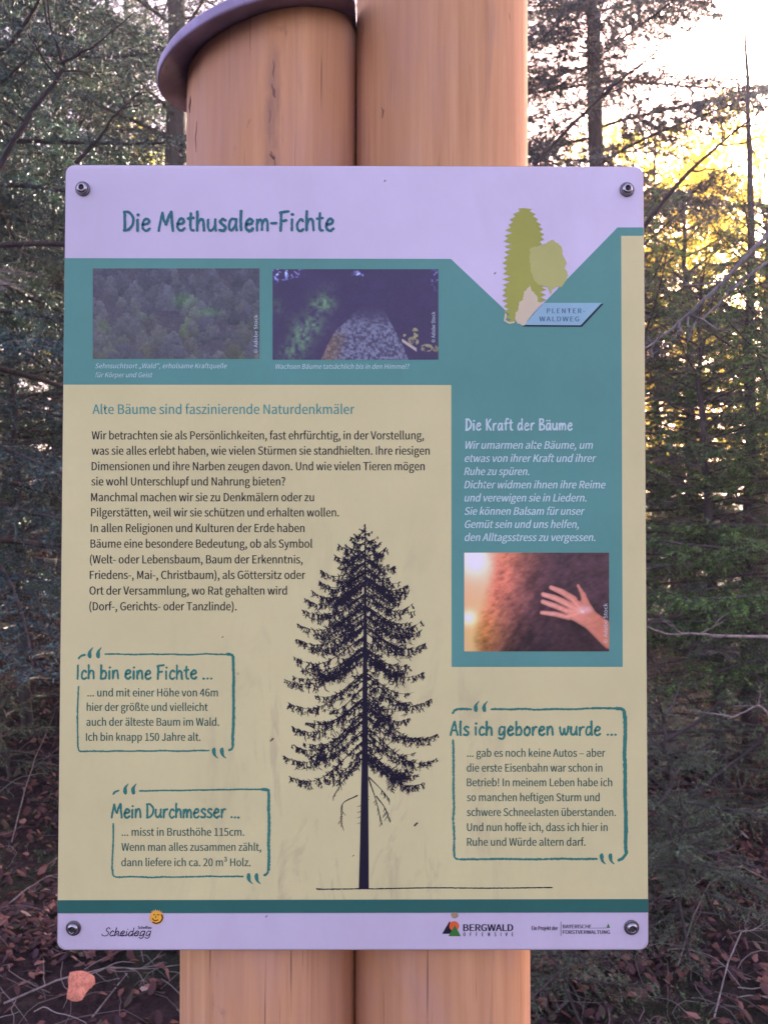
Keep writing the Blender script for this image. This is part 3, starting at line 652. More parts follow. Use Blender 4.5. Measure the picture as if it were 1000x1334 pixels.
def f_trunk(u, v):
    X, Y = u*1.84, v; c = mixc((56, 44, 92), (44, 38, 74), fbm(X, Y, 6, 3))+(fbm(X, Y, 70, 3, 2)[..., None]-.4)*14
    gr = fbm(X, Y, 26, 60, 4); 
    for cx, cy, rx, ry, a in ((.28, .37, .06, .1, 1.2), (.34, .4, .05, .08, .7), (.22, .62, .09, .12, 1.1), (.17, .78, .07, .12, .9), (.12, .93, .08, .1, .8), (.03, .42, .04, .1, .5), (.33, .2, .05, .06, .3)):
        q = np.exp(-(((u-cx)/rx)**2+((v-cy)/ry)**2)); c = c+(q*a*np.clip(gr*3-.7, 0, 1.5))[..., None]*np.array([26, 58, 14])
    q = np.clip(fbm(X, Y, 34, 80, 3)*6-3.1, 0, 1)
    for cx, cy, rx, ry in ((.04, .05, .06, .09), (.12, .03, .05, .06), (.98, .1, .02, .1), (.52, .06, .03, .05)):
        e = np.exp(-(((u-cx)/rx)**2+((v-cy)/ry)**2)); c = c+(e*q*1.4)[..., None]*np.array([90, 110, 160])
    l_ = .16+.40*np.clip((1-v)/.64, 0, 1)**.85; r_ = .82-.17*np.clip((1-v)/.62, 0, 1)**1.1
    ins = (v > .34+.10*np.abs((u-.6)/.12)**2) & (u > l_+.02*(gr-.5)) & (u < r_)
    bl = fbm(X*1.0, Y*1.0, 44, 90, 4); bark = mixc((58, 56, 92), (118, 124, 160), np.clip(bl*3.0-1.0, 0, 1)*sm(.35, .7, v)*.85)
    br = sm(.44, .34, u-.15*(1-v))*sm(.62, .8, v); bark = mixc(bark, (104, 88, 84), .75*br*(.5+bl)) if False else bark*(1-(.75*br)[..., None])+np.array([108, 90, 84])*(.75*br*(.6+.7*bl))[..., None]
    fade = sm(.34, .62, v); c = np.where(ins[..., None], c*(1-fade)[..., None]+bark*fade[..., None], c)
    for cx, cy, rx, ry in ((.86, .70, .018, .05), (.85, .78, .03, .06), (.93, .87, .035, .04), (.985, .88, .015, .04), (.80, .72, .012, .04)):
        e = (((u-cx)/rx)**2+((v-cy)/ry)**2 < .6+gr*.9) & (q+gr > .55); c = np.where(e[..., None], np.array([118, 116, 96])*(.6+.8*gr[..., None]), c)
    e = np.abs((v-.84)-(u-.825)*1.25) < .018; e &= (u > .78) & (u < .87); c = np.where(e[..., None], np.array([160, 150, 160]), c)
    return c
def f_hand(u, v):
    X, Y = u*1.46, v; n_ = fbm(X, Y, 9, 21); n2 = fbm(X*.7+Y*.5, Y, 30, 31, 4)
    c = mixc((172, 104, 80), (66, 46, 58), sm(.12, .62, u+.18*v-.05)); c = c*(1-.26*sm(.55, 1.15, v+.3*u))[..., None]
    c = c*(.50+.5*n_+.62*n2)[..., None]; c = c+(fbm(X*1.0+Y*.6, Y*.35, 16, 77, 3)-.45)[..., None]*np.array([60, 34, 26])*sm(.95, .3, u)[..., None]
    ed = .16-.10*sm(.15, .9, v)+.02*n_; sky_ = sm(ed+.07, ed-.03, u); c = mixc(0*c, np.array([196, 160, 128]), sky_)+c*(1-sky_)[..., None]
    gl = np.exp(-(((u-.07)/.11)**2+((v-.07)/.17)**2)); c = c+gl[..., None]*np.array([60, 80, 120])
    gl = np.exp(-(((u-.2)/.22)**2+((v-.28)/.35)**2)); c = c+gl[..., None]*np.array([40, 14, 18])
    gl = np.exp(-(((u-.03)/.05)**2+((v-.66)/.07)**2)); c = c+gl[..., None]*np.array([80, 90, 110])
    gl = np.exp(-(((u-.12)/.12)**2+((v-.82)/.25)**2)); c = c+gl[..., None]*np.array([10, 14, -12])
    def cap(x0, y0, r0, x1, y1, r1):
        ax, ay, bx, by = x0*1.46, y0, x1*1.46, y1; t = np.clip(((X-ax)*(bx-ax)+(Y-ay)*(by-ay))/((bx-ax)**2+(by-ay)**2), 0, 1)
        return np.hypot(X-ax-(bx-ax)*t, Y-ay-(by-ay)*t)-(r0+(r1-r0)*t)
    def smin(a, b, k=.035):
        h = np.clip(.5+.5*(b-a)/k, 0, 1); return b*(1-h)+a*h-k*h*(1-h)
    fingers = [(.60, .353, .024, .67, .395, .033, .755, .475, .040), (.545, .423, .025, .62, .455, .033, .715, .525, .040), (.542, .497, .025, .62, .535, .032, .71, .59, .038), (.535, .607, .022, .62, .620, .028, .72, .650, .036)]
    d = cap(.76, .545, .075, .83, .615, .092); d = smin(d, cap(.73, .60, .07, .83, .65, .085)); d = smin(d, cap(.835, .635, .088, 1.02, .86, .125), .05)
    d = smin(d, smin(cap(.786, .335, .017, .822, .43, .027), cap(.822, .43, .027, .845, .56, .055), .02), .03)
    for a in fingers: d = np.minimum(smin(d, cap(*a[3:]), .012), d); d = np.minimum(d, cap(*a[:6]))
    ins = sm(.005, -.007, d); rim = np.clip(1+d/.032, 0, 1); t_ = np.clip((u-.55)/.45, 0, 1)
    skin = mixc((202, 138, 138), (168, 100, 86), t_)*(1.06-.36*rim**2*(.55+.45*sm(-.4, .4, (v-.55)*1.0+(.8-u)*.2))+.16*(n2-.5))[..., None]
    for a in fingers:       # gaps between fingers run on as tendons over the back of the hand
        q = cap(a[3], a[4]+.040, .001, a[6], a[7]+.035, .001); skin = skin*(1-.34*np.exp(-(q/.010)**2)*sm(.80, .62, u))[..., None]
        q = cap(a[6]-.01, a[7], .001, .82, .60, .001); skin = skin*(1+.10*np.exp(-(q/.012)**2))[..., None]
    gl = np.exp(-(((u-.835)/.045)**2+((v-.575)/.035)**2)); skin = skin+gl[..., None]*np.array([14, 36, 62])
    sh = np.exp(-(np.clip(cap(.60, .44, .03, .80, .66, .1), 0, 1)/.05)); c = c*(1-.35*sh)[..., None]
    return c*(1-ins)[..., None]+skin*ins[..., None]
photo('printed_photo', 121, 349.5, 338, 467.5, 240, 130, f_forest)['label'] = 'hazy purple green print of a forest canopy'
photo('printed_photo', 355, 350.5, 570.8, 468.5, 240, 130, f_trunk)['label'] = 'dark print looking up a mossy trunk'
photo('printed_photo', 604.4, 720, 793, 848.7, 240, 164, f_hand)['label'] = 'orange print of a hand laid on bark'

# ---- type
TMP = bpy.data.scenes.new('typesetting')
FONTP = None
try: FONTP = bpy.data.fonts.load(bpy.utils.system_resource('DATAFILES')+'/fonts/Noto Sans CJK Regular.woff2')
except Exception: FONTP = None
def glyphs(text, font=True, spacing=1.0):
    cu = bpy.data.curves.new('type', 'FONT'); cu.body = text; cu.resolution_u = 3; cu.space_character = spacing
    if font and FONTP: cu.font = FONTP
    o = bpy.data.objects.new('type', cu); TMP.collection.objects.link(o); TMP.view_layers[0].update(); dg = TMP.view_layers[0].depsgraph
    me = o.evaluated_get(dg).to_mesh(); v = np.zeros(len(me.vertices)*3, dtype=np.float32); me.vertices.foreach_get('co', v); v = v.reshape(-1, 3)[:, :2].astype(float)
    me.calc_loop_triangles(); t = np.zeros(len(me.loop_triangles)*3, dtype=np.int32); me.loop_triangles.foreach_get('vertices', t)
    o.evaluated_get(dg).to_mesh_clear(); bpy.data.objects.remove(o); bpy.data.curves.remove(cu)
    return v, t.reshape(-1, 3)
_xh = {}
def type_line(mb, text, x0, x1, yb, size, lay=.0003, italic=0, cap=False, font=True, spacing=1.0, slope=0, bold=0, vertical=False):
    """size: x-height in px (cap height if cap)"""
    key = (font, cap)
    if key not in _xh: g_, _ = glyphs('H' if cap else 'x', font); _xh[key] = g_[:, 1].max()
    v, t = glyphs(text, font, spacing); a, b = v[:, 0].min(), v[:, 0].max(); s = size/_xh[key]
    v = v.copy(); h = v[:, 1]*s; X = (v[:, 0]-a)/(b-a)*(x1-x0)
    def put(dx, l_):
        if vertical: mb.add(local(x0+0*X+yb*0-h+vertical, np.full_like(X, yb)-X*(1), l_), T=t)
        else: mb.add(local(x0+X+italic*h+dx, yb-h+slope*X, l_), T=t)
    put(0, lay)
    for i in range(bold): put((i+1)*(.42 if bold == 1 else .3), lay+8e-6*(i+1))
INK = m_print('ink_dark', lin(34, 34, 48, .9), .5, .02); INKT = m_print('ink_teal', lin(48, 110, 112, 1.1), .5, .05); INKG = m_print('ink_grey_teal', lin(46, 84, 86, 1.0), .5, .03)
INKL = m_print('ink_pale', lin(168, 186, 210, 1.15), .5, .03); INKN = m_print('ink_navy', lin(31, 27, 50, 1.0), .5, .03); TEALT = m_print('ink_title', lin(44, 98, 122, 1.1), .5, .08)
SUBT = m_print('ink_subtitle', lin(62, 128, 136, 1.15), .5, .03); BLK = m_print('ink_navy_black', lin(30, 30, 50, 1.0), .5, .03)
mb = MB()
for t_, a, b, y in (("Wir betrachten sie als Persönlichkeiten, fast ehrfürchtig, in der Vorstellung,", 119.5, 552, 572.4), ("was sie alles erlebt haben, wie vielen Stürmen sie standhielten. Ihre riesigen", 119.5, 559.5, 592.3),
    ("Dimensionen und ihre Narben zeugen davon. Und wie vielen Tieren mögen", 119.5, 553, 612.6), ("sie wohl Unterschlupf und Nahrung bieten?", 119, 371.5, 632.4), ("Manchmal machen wir sie zu Denkmälern oder zu", 118.7, 409, 653),
    ("Pilgerstätten, weil wir sie schützen und erhalten wollen.", 118.7, 441.4, 672.8), ("In allen Religionen und Kulturen der Erde haben", 118.3, 396.6, 693.2), ("Bäume eine besondere Bedeutung, ob als Symbol", 118, 406.8, 713.5),
    ("(Welt- oder Lebensbaum, Baum der Erkenntnis,", 117.2, 394.2, 734), ("Friedens-, Mai-, Christbaum), als Göttersitz oder", 117, 397.6, 754.3), ("Ort der Versammlung, wo Rat gehalten wird", 116.6, 373.8, 774.7), ("(Dorf-, Gerichts- oder Tanzlinde).", 116.5, 308.2, 795.2)):
    type_line(mb, t_, a, b-.4, y, 7.9, bold=1)
part('paragraph_lettering', mb, INK)
mb = MB(); type_line(mb, "Alte Bäume sind faszinierende Naturdenkmäler", 120.5, 461.2, 539.2, 9.2, bold=1); part('subtitle_lettering', mb, SUBT)
mb = MB()
for q_, (t_, a, b, y) in enumerate((("... und mit einer Höhe von 46m", 113.9, 283.9, 907.4), ("hier der größte und vielleicht", 113, 270.8, 926.2), ("auch der älteste Baum im Wald.", 112.6, 285.4, 945.6), ("Ich bin knapp 150 Jahre alt.", 112, 261.3, 965.2),
    ("... misst in Brusthöhe 115cm.", 158.6, 318.2, 1089), ("Wenn man alles zusammen zählt,", 158.2, 340.3, 1108.6), ("dann liefere ich ca. 20 m³ Holz.", 158, 326.4, 1128.6),
    ("... gab es noch keine Autos – aber", 608, 788, 986), ("die erste Eisenbahn war schon in", 607.6, 784.2, 1005.4), ("Betrieb! In meinem Leben habe ich", 607.8, 797, 1024.4), ("so manchen heftigen Sturm und", 607.8, 780.6, 1043.8),
    ("schwere Schneelasten überstanden.", 607.8, 801.8, 1063.2), ("Und nun hoffe ich, dass ich hier in", 608, 791, 1082.8), ("Ruhe und Würde altern darf.", 608, 762.3, 1102))):
    if q_ in (4, 7): part('quote_lettering', mb, INKG); mb = MB()
    type_line(mb, t_, a, b-.4, y, 7.5, bold=1)
part('quote_lettering', mb, INKG)

mb = MB()
for t_, b, y in (("Wir umarmen alte Bäume, um", 770.5, 584.6), ("etwas von ihrer Kraft und ihrer", 774.5, 601.8), ("Ruhe zu spüren.", 688.5, 618.9), ("Dichter widmen ihnen ihre Reime", 787, 636.2), ("und verewigen sie in Liedern.", 763, 653.3),
    ("Sie können Balsam für unser", 759.5, 670.7), ("Gemüt sein und uns helfen,", 753, 687.8), ("den Alltagsstress zu vergessen.", 774.5, 704.8)):
    type_line(mb, t_, 604.3, b, y, 7.3, italic=.2, bold=1)
part('pale_lettering', mb, INKL)
for t_, a, b, y in (('Sehnsuchtsort „Wald", erholsame Kraftquelle', 124, 295, 479.6), ("für Körper und Geist", 124, 198, 491.4), ("Wachsen Bäume tatsächlich bis in den Himmel?", 358, 532, 480.4)):
    if y != 491.4: mb = MB()
    type_line(mb, t_, a, b, y, 4.6, italic=.2)
    if y != 479.6: part('caption_lettering', mb, INKL)
mb = MB(); type_line(mb, "© Adobe Stock", 0, 52, 838, 3.6, lay=.00045, vertical=790.6)
mb2 = MB()
type_line(mb2, "© Adobe Stock", 0, 40, 446, 3.4, lay=.00045, vertical=566.5); part('photo_credit', mb2, INKL); mb2 = MB(); type_line(mb2, "© Adobe Stock", 0, 50, 460, 3.4, lay=.00045, vertical=335.5)
# the vertical helper places text from x = 0, so shift is carried by `vertical`
part('photo_credit', mb, INKL); part('photo_credit', mb2, INKL)

# ---- brush lettering: every letter drawn as strokes (cap height 1, x-height .62)
GL_ = {
 'D': (.46, [[(.05, 0), (.05, 1)], [(0, .97), (.2, .97), (.37, .7), (.36, .35), (.2, .08), (.0, .02)]]), 'i': (.17, [[(.05, .6), (.05, 0)], [(.07, .84)]]),
 'e': (.40, [[(.06, .33), (.24, .38), (.30, .52), (.18, .63), (.06, .42), (.05, .14), (.18, 0), (.33, .13)]]), 'M': (.66, [[(0, 0), (.07, .5), (.15, .98)], [(.15, .98), (.2, .6), (.29, .33)], [(.29, .33), (.38, .7), (.5, 1.02)], [(.5, 1.0), (.52, .5), (.56, 0)]]),
 't': (.30, [[(.13, .93), (.11, .3), (.15, .04), (.25, .03)], [(0, .62), (.25, .67)]]), 'h': (.40, [[(.05, 1.02), (.04, 0)], [(.05, .33), (.17, .6), (.28, .52), (.30, .25), (.31, 0)]]),
 'u': (.42, [[(.04, .6), (.03, .2), (.12, .02), (.24, .12), (.31, .35)], [(.32, .62), (.31, .3), (.34, 0)]]), 's': (.33, [[(.27, .55), (.15, .63), (.05, .48), (.14, .34), (.26, .2), (.18, .02), (.01, .06)]]),
 'a': (.41, [[(.29, .58), (.13, .6), (.04, .35), (.05, .08), (.16, .03), (.29, .3)], [(.31, .62), (.30, .25), (.34, 0)]]), 'l': (.17, [[(.06, 1.03), (.04, .5), (.06, 0)]]),
 'm': (.55, [[(.04, .6), (.04, 0)], [(.05, .33), (.15, .6), (.23, .48), (.23, .03)], [(.24, .33), (.34, .6), (.44, .48), (.45, 0)]]), '-': (.30, [[(.0, .37), (.22, .39)]]),
 'F': (.40, [[(.06, 1), (.06, .5), (.04, 0)], [(.0, .95), (.2, 1.0), (.37, 1.03)], [(.06, .52), (.28, .56)]]), 'c': (.34, [[(.29, .5), (.19, .63), (.06, .4), (.06, .12), (.17, .0), (.30, .11)]]),
 'K': (.42, [[(.04, 1), (.04, 0)], [(.33, 1.0), (.06, .45)], [(.1, .53), (.35, 0)]]), 'r': (.30, [[(.04, .6), (.04, 0)], [(.05, .33), (.14, .58), (.26, .60)]]), 'f': (.29, [[(.31, .96), (.19, 1.0), (.12, .75), (.12, 0)], [(.0, .56), (.25, .61)]]),
 'd': (.42, [[(.29, .56), (.13, .6), (.04, .33), (.06, .06), (.18, .03), (.29, .28)], [(.32, 1.02), (.31, .3), (.34, 0)]]), 'B': (.43, [[(.05, 1), (.05, 0)], [(.02, .98), (.26, .96), (.28, .70), (.08, .53)], [(.08, .53), (.34, .42), (.33, .10), (.02, .02)]]),
 'I': (.18, [[(.06, 1.02), (.04, 0)]]), 'b': (.40, [[(.05, 1.02), (.04, 0)], [(.05, .38), (.19, .62), (.31, .42), (.26, .08), (.06, .03)]]), 'n': (.40, [[(.04, .6), (.04, 0)], [(.05, .33), (.16, .6), (.28, .52), (.31, 0)]]),
 '.': (.17, [[(.05, .03)]]), 'A': (.44, [[(.0, 0), (.11, .6), (.21, 1.02)], [(.21, 1.02), (.29, .5), (.37, 0)], [(.07, .37), (.33, .35)]]), 'g': (.42, [[(.29, .57), (.13, .6), (.04, .35), (.06, .06), (.18, .06), (.29, .3)], [(.32, .62), (.31, 0), (.22, -.27), (.0, -.2)]]),
 'o': (.40, [[(.18, .61), (.05, .4), (.06, .1), (.18, .0), (.31, .2), (.29, .5), (.17, .62)]]), 'w': (.54, [[(.03, .6), (.06, .2), (.13, .02), (.22, .2), (.25, .5)], [(.25, .5), (.27, .15), (.35, .02), (.43, .25), (.47, .64)]]), ' ': (.20, []),
 'ä': (.41, [[(.29, .58), (.13, .6), (.04, .35), (.05, .08), (.16, .03), (.29, .3)], [(.31, .62), (.30, .25), (.34, 0)], [(.08, .84)], [(.25, .84)]]), 'ü': (.42, [])}
def brush(mb, text, x0, x1, ybase, cap, wd, lay=.0003, italic=0, gap=0.0, rough=.13):
    tot = sum(GL_[c][0]+gap for c in text)-.06; sx = (x1-x0)/tot; x = 0
    for c in text:
        adv, st = GL_[c]; dy = rng.normal()*.012; 
        for s in st:
            pts = [(x0+(x+p[0])*sx+italic*(p[1])*cap, ybase-(p[1]+dy)*cap) for p in s]
            stroke(mb, pts, wd*(1.25 if len(s) == 1 else 1)*rng.uniform(.9, 1.1), lay, rough, seg=.9)
        x += adv+gap
mb = MB(); brush(mb, "Die Methusalem-Fichte", 161, 436, 300.5, 25, 3.5, gap=.035); part('title_lettering', mb, TEALT)
mb = MB(); brush(mb, "Die Kraft der Bäume", 606.5, 746, 560.3, 14.6, 2.1, gap=.06); part('heading_lettering', mb, INKL)
mb = MB(); brush(mb, "Ich bin eine Fichte ...", 100.3, 277.5, 884.8, 18, 2.7, gap=.03); part('heading_lettering', mb, INKT); mb = MB(); brush(mb, "Mein Durchmesser ...", 145.5, 312.5, 1065.6, 18.3, 2.7, gap=.02); part('heading_lettering', mb, INKT); mb = MB(); brush(mb, "Als ich geboren wurde ...", 586.5, 803.5, 958, 18, 2.8, gap=.03)
part('heading_lettering', mb, INKT)

# ---- speech frames in brush strokes
def quote(mb, x, y, h, flip=1):
    pr = lambda t: .35+1.0*np.sin(pi*np.clip(t*.9+.1, 0, 1))**.8
    if flip > 0: stroke(mb, [(x+2.6, y-h*.5), (x-1.2, y-h*.12), (x-1.6, y+h*.25), (x-.6, y+h*.5)], 4.2, .0003, .08, lambda t: .30+.95*sm(0, .75, t)*sm(1.12, .8, t))
    else: stroke(mb, [(x-1.8, y-h*.5), (x-2.4, y-h*.2), (x-1.2, y+h*.2), (x+2.8, y+h*.5)], 4.2, .0003, .08, lambda t: .30+.95*sm(-.12, .25, t)*sm(1.0, .3, t))
def wob(pts, a=.35):
    out = []
    for p, q in zip(pts[:-1], pts[1:]):
        m_ = max(1, int(np.hypot(q[0]-p[0], q[1]-p[1])/14))
        for i in range(m_): out.append((p[0]+(q[0]-p[0])*i/m_+rng.normal()*a, p[1]+(q[1]-p[1])*i/m_+rng.normal()*a))
    return out+[pts[-1]]
def frame(dash, top, left, right, bot, hook, q1, q2, wt):
    mb = MB(); stroke(mb, dash, wt*1.0, .0003, .2); lo = wt*.85
    stroke(mb, wob(top), wt*.85, .0003, .22); stroke(mb, wob(right), wt*1.5, .0003, .16); stroke(mb, hook, wt*1.2, .0003, .15); stroke(mb, wob(left, .25), lo, .0003, .25); stroke(mb, wob(bot), lo, .0003, .22)
    for x, y in q1: quote(mb, x, y, 14)
    for x, y in q2: quote(mb, x, y, 14, -1)
    part('speech_frame', mb, INKT)
frame([(102.5, 858), (105.5, 854.5), (111, 853)], [(136.8, 852), (296, 852.6)], [(102.5, 894), (101, 930), (101.5, 971)], [(296, 852.6), (301.5, 853.4), (304, 858), (304.5, 900), (303.3, 972)], [(101.5, 971), (103, 977), (108, 979), (272.5, 978)], [(303.3, 972), (301.5, 976), (298, 977.3)], [(118.5, 850.5), (129.5, 850.5)], [(281, 981), (291.5, 981)], 2.5)
frame([(147.6, 1035), (150, 1031.8), (155, 1030)], [(182.4, 1030.2), (341, 1028.3)], [(147.9, 1073.3), (147, 1100), (146, 1133)], [(341, 1028.3), (348, 1030), (350, 1036), (350.5, 1080), (349.8, 1134)], [(146, 1133), (147.5, 1140.5), (153, 1143), (316.7, 1142)], [(349.8, 1134), (347.5, 1138.6), (344, 1140.5)], [(164.7, 1028), (175.2, 1028)], [(326.2, 1144.7), (336.5, 1144.7)], 2.5)
frame([(589.3, 929.5), (593, 925), (600, 923.6), (613.5, 924)], [(639.5, 924), (803, 923.2)], [(590.2, 964), (590.8, 1040), (591, 1110)], [(803, 923.2), (811, 925), (813.8, 933), (813.5, 1000), (815.3, 1112)], [(591, 1110), (592.5, 1117), (599, 1119.6), (777.5, 1119)], [(815.3, 1112), (811, 1118), (805, 1121)], [(621, 920.5), (632, 920.5)], [(785.6, 1119), (797, 1119)], 3.2)

# ---- the ink drawing of the spruce
g = np.random.default_rng(21)
mb = MB()
def trX(y): return 475.5-2.2*(y-690)/468
poly(mb, [(474.8, 700), (476.4, 700), (477.6, 800), (478.5, 900), (479.3, 1000), (480, 1100), (480.3, 1157.5), (467.2, 1157.5), (468.8, 1100), (470.8, 1000), (472, 900), (473.4, 800)], .00033)
stroke(mb, [(413, 1157.3), (417, 1158.6), (470, 1158), (490, 1158), (560, 1156.8), (640, 1157.2), (719, 1156.4)], 1.5, .0003, .2)
taper = lambda t: 1.0-.85*t
def spray(x, y, dx, dy, L, w_):
    stroke(mb, [(x, y), (x+dx*L*.5, y+dy*L*.5), (x+dx*L, y+dy*L)], w_, .0003, .1, lambda t: 1.0-.6*t, seg=3, smooth=False)
def bough(x0, y0, x1, y1, sag, dens=1.0, hang=1.0, lift=True):
    s = 1 if x1 > x0 else -1; n = 24; t = np.linspace(0, 1, n); L = abs(x1-x0)
    X = x0+(x1-x0)*t; Y = y0+(y1-y0)*t+sag*np.sin(pi*t**1.3)
    stroke(mb, np.stack([X, Y], 1), 1.7, .0003, .1, taper, seg=3, smooth=False)
    m_ = int(L*.44*dens)+3
    for u in g.random(m_)**.8:
        x = np.interp(u, t, X); y = np.interp(u, t, Y); f = (1-.6*abs(u-.5)*2)*min(1, L/34+.2)*g.uniform(.35, 1.35)*hang
        a = g.uniform(-.6, .9)*s; nn = np.hypot(a, 1); l_ = 13*f; spray(x, y, a/nn, 1/nn, l_, 1.45)
        for q in range(3):
            yy = y+l_/nn*g.uniform(.25, .95); xx = x+a/nn*l_*g.uniform(.3, .95); spray(xx, yy, g.uniform(-.9, .9), g.uniform(.1, .9), 4.6*f+1, 1.25)
        if g.random() < .5: spray(x, y, s*g.uniform(.3, .9), -g.uniform(.2, .7), 5.5*f+1, 1.5)
Z = lambda X, Y: (350+X/2.616, 670+Y/2.616)
LT = [(240, 105), (225, 140), (175, 190), (170, 225), (148, 262), (120, 285), (110, 325), (95, 372), (93, 425), (87, 487), (105, 520), (57, 565), (68, 645), (80, 725), (80, 785), (50, 825), (72, 895)]
RT = [(405, 120), (432, 175), (475, 240), (480, 260), (490, 305), (520, 365), (520, 395), (535, 440), (480, 520), (528, 540), (555, 630), (480, 695), (575, 750), (575, 832), (530, 915), (515, 885)]
for lst in (LT, RT):
    for X, Y in lst:
        x, y = Z(X, Y); dx = abs(x-475); rel = (y-700)/340; y0 = y-dx*(.10+.42*rel)
        bough(trX(y0), y0, x, y, dx*(.16+.08*g.random()), 1.15)
        # inner bough filling the crown
        for _ in range(1 if y < 760 else 2):
            x2 = 475+(x-475)*g.uniform(.5, .9); y2 = y+g.uniform(-13, 9); bough(trX(y0-6), y2-dx*.3, x2, y2, dx*.12, .85, .8)
for k in range(60):   # top of the crown and thickening near the trunk
    y = 690+k*4.2 if k < 15 else 752+(k-15)*5.6; sd_ = 1 if k % 2 else -1; wd = (7+(y-690)*.85*g.uniform(.75, 1)) if y < 722 else (30 if y < 752 else g.uniform(14, 38))*g.uniform(.7, 1.1)
    y0 = y+(wd*.15 if y < 735 else -wd*.3); bough(trX(y0), y0, 475+sd_*wd, y-(wd*.25 if y < 735 else 0), wd*.16, 1.2, .42+min(.4, (y-684)/170))
for k in range(9): spray(475, 684+k*2, (1 if k % 2 else -1)*.6, .7, 3+k*.5, 1.3)
stroke(mb, [(475.3, 683), (475.5, 702)], 1.6, .0003, .1, seg=3)
for pts in ([(303, 868), (265, 893), (220, 960)], [(303, 958), (250, 990), (250, 1060)], [(340, 895), (385, 940), (410, 970)], [(340, 900), (365, 975), (385, 1050)], [(300, 865), (250, 883)], [(365, 960), (395, 1000), (412, 1040)]):
    pts = [Z(*p) for p in pts]; stroke(mb, pts, 1.7, .0003, .1, taper, seg=2)
    for u in np.linspace(.5, 1, 10):
        i = u*(len(pts)-1); a = int(min(i, len(pts)-2)); f = i-a; x = pts[a][0]*(1-f)+pts[a+1][0]*f; y = pts[a][1]*(1-f)+pts[a+1][1]*f
        spray(x, y, g.uniform(-.7, .7), .8, g.uniform(4, 10), 1.2)
for yy in (955, 965, 990, 1010, 1028, 1048): spray(*Z(322, yy), (1 if yy % 2 else -1), .35, 8, 1.1)
part('spruce_drawing', mb, INKN)

# ---- the trail emblem: three printed tree shapes and a plaque
def jag(pts, n, amp, gg):
    pts = np.asarray(pts, float); d = np.r_[0, np.cumsum(np.hypot(*(pts[1:]-pts[:-1]).T))]; s = np.linspace(0, d[-1], n)
    q = np.stack([np.interp(s, d, pts[:, 0]), np.interp(s, d, pts[:, 1])], 1); q += gg.uniform(-amp, amp, q.shape); return q
Z2 = lambda X, Y: (620+X/5.5556, 255+Y/5.5556)
left = [(300, 92), (255, 145), (235, 205), (203, 270), (197, 345), (203, 420), (188, 480), (192, 550), (190, 640), (186, 720), (196, 800), (203, 860), (208, 918)]
right = [(405, 95), (442, 150), (478, 235), (492, 290), (480, 350), (470, 420), (470, 500), (470, 560), (480, 610), (512, 650), (500, 700), (515, 765), (470, 772), (440, 790)]
gg = np.random.default_rng(5)
def fringe(pts, cx, n, depth):
    pts = np.asarray(pts, float); ys = np.linspace(pts[0, 1], pts[-1, 1], n); out = []
    for i, y in enumerate(ys):
        x = np.interp(y, pts[:, 1], pts[:, 0])+gg.uniform(-5, 5); 
        out.append((x, y)); 
        if i < n-1: out.append((x+(cx-x)*depth*gg.uniform(.6, 1.3), y+(ys[1]-ys[0])*.45))
    return out
rs = sorted(right, key=lambda p: p[1])
outl = [(340, 88)]+fringe(left, 340, 22, .32)+[(280, 915), (300, 860), (330, 800), (440, 790)]+fringe(rs, 340, 20, .22)[::-1]
EM1 = m_print('print_olive', lin(140, 142, 78, 1.2), .45, .05); EM2 = m_print('print_light_olive', lin(156, 156, 108, 1.2), .45, .05); EM3 = m_print('print_sand', lin(180, 168, 160, 1.2), .45, .04)
mb = MB(); poly(mb, [Z2(*p) for p in outl], .0003); part('printed_tree', mb, EM1)['label'] = 'tall olive spruce shape'
blob = [(395, 372), (455, 365), (500, 345), (548, 320), (590, 340), (620, 380), (628, 430), (655, 480), (640, 520), (668, 570), (650, 610), (620, 655), (560, 668), (545, 700), (530, 720), (525, 665), (470, 650), (420, 615), (400, 570), (395, 510), (385, 450), (395, 372)]
mb = MB(); poly(mb, [Z2(*p) for p in jag(blob, 90, 6, gg)], .00036); part('printed_tree', mb, EM2)['label'] = 'round light olive tree shape'
fir = [(388, 648), (405, 690), (435, 720), (445, 765), (470, 775), (430, 830), (380, 890), (345, 940), (300, 925), (280, 895), (285, 850), (310, 820), (305, 780), (335, 750), (345, 700), (388, 648)]
mb = MB(); poly(mb, [Z2(*p) for p in jag(fir, 70, 5, gg)], .00046)
halo = [(208, 850), (200, 905), (240, 928), (278, 920), (278, 908), (240, 915), (214, 900), (222, 856)]; poly(mb, [Z2(*p) for p in halo], .00046); part('printed_tree', mb, EM3)['label'] = 'small sand coloured fir shape'
PLQ = m_print('print_plaque', lin(124, 158, 192, 1.2), .4, .05); PLS = m_print('print_plaque_edge', lin(26, 40, 62, 1.1), .4, .03)
mb = MB(); poly(mb, [Z2(*p) for p in ((345, 932), (480, 782), (905, 782), (922, 780), (765, 948), (335, 946))], .00038); part('plaque_edge', mb, PLS)
mb = MB(); poly(mb, [Z2(*p) for p in ((345, 934), (490, 775), (908, 775), (755, 937))], .00041); part('plaque_face', mb, PLQ)
mb = MB(); type_line(mb, "PLENTER-", 711.8, 761, 408.0, 6.3, lay=.0005, cap=True, spacing=1.15, bold=1); type_line(mb, "WALDWEG", 702, 753.5, 418.6, 6.3, lay=.0005, cap=True, spacing=1.1, bold=1)
part('plaque_lettering', mb, m_print('ink_plaque', lin(70, 92, 130, 1.1), .5, .03))

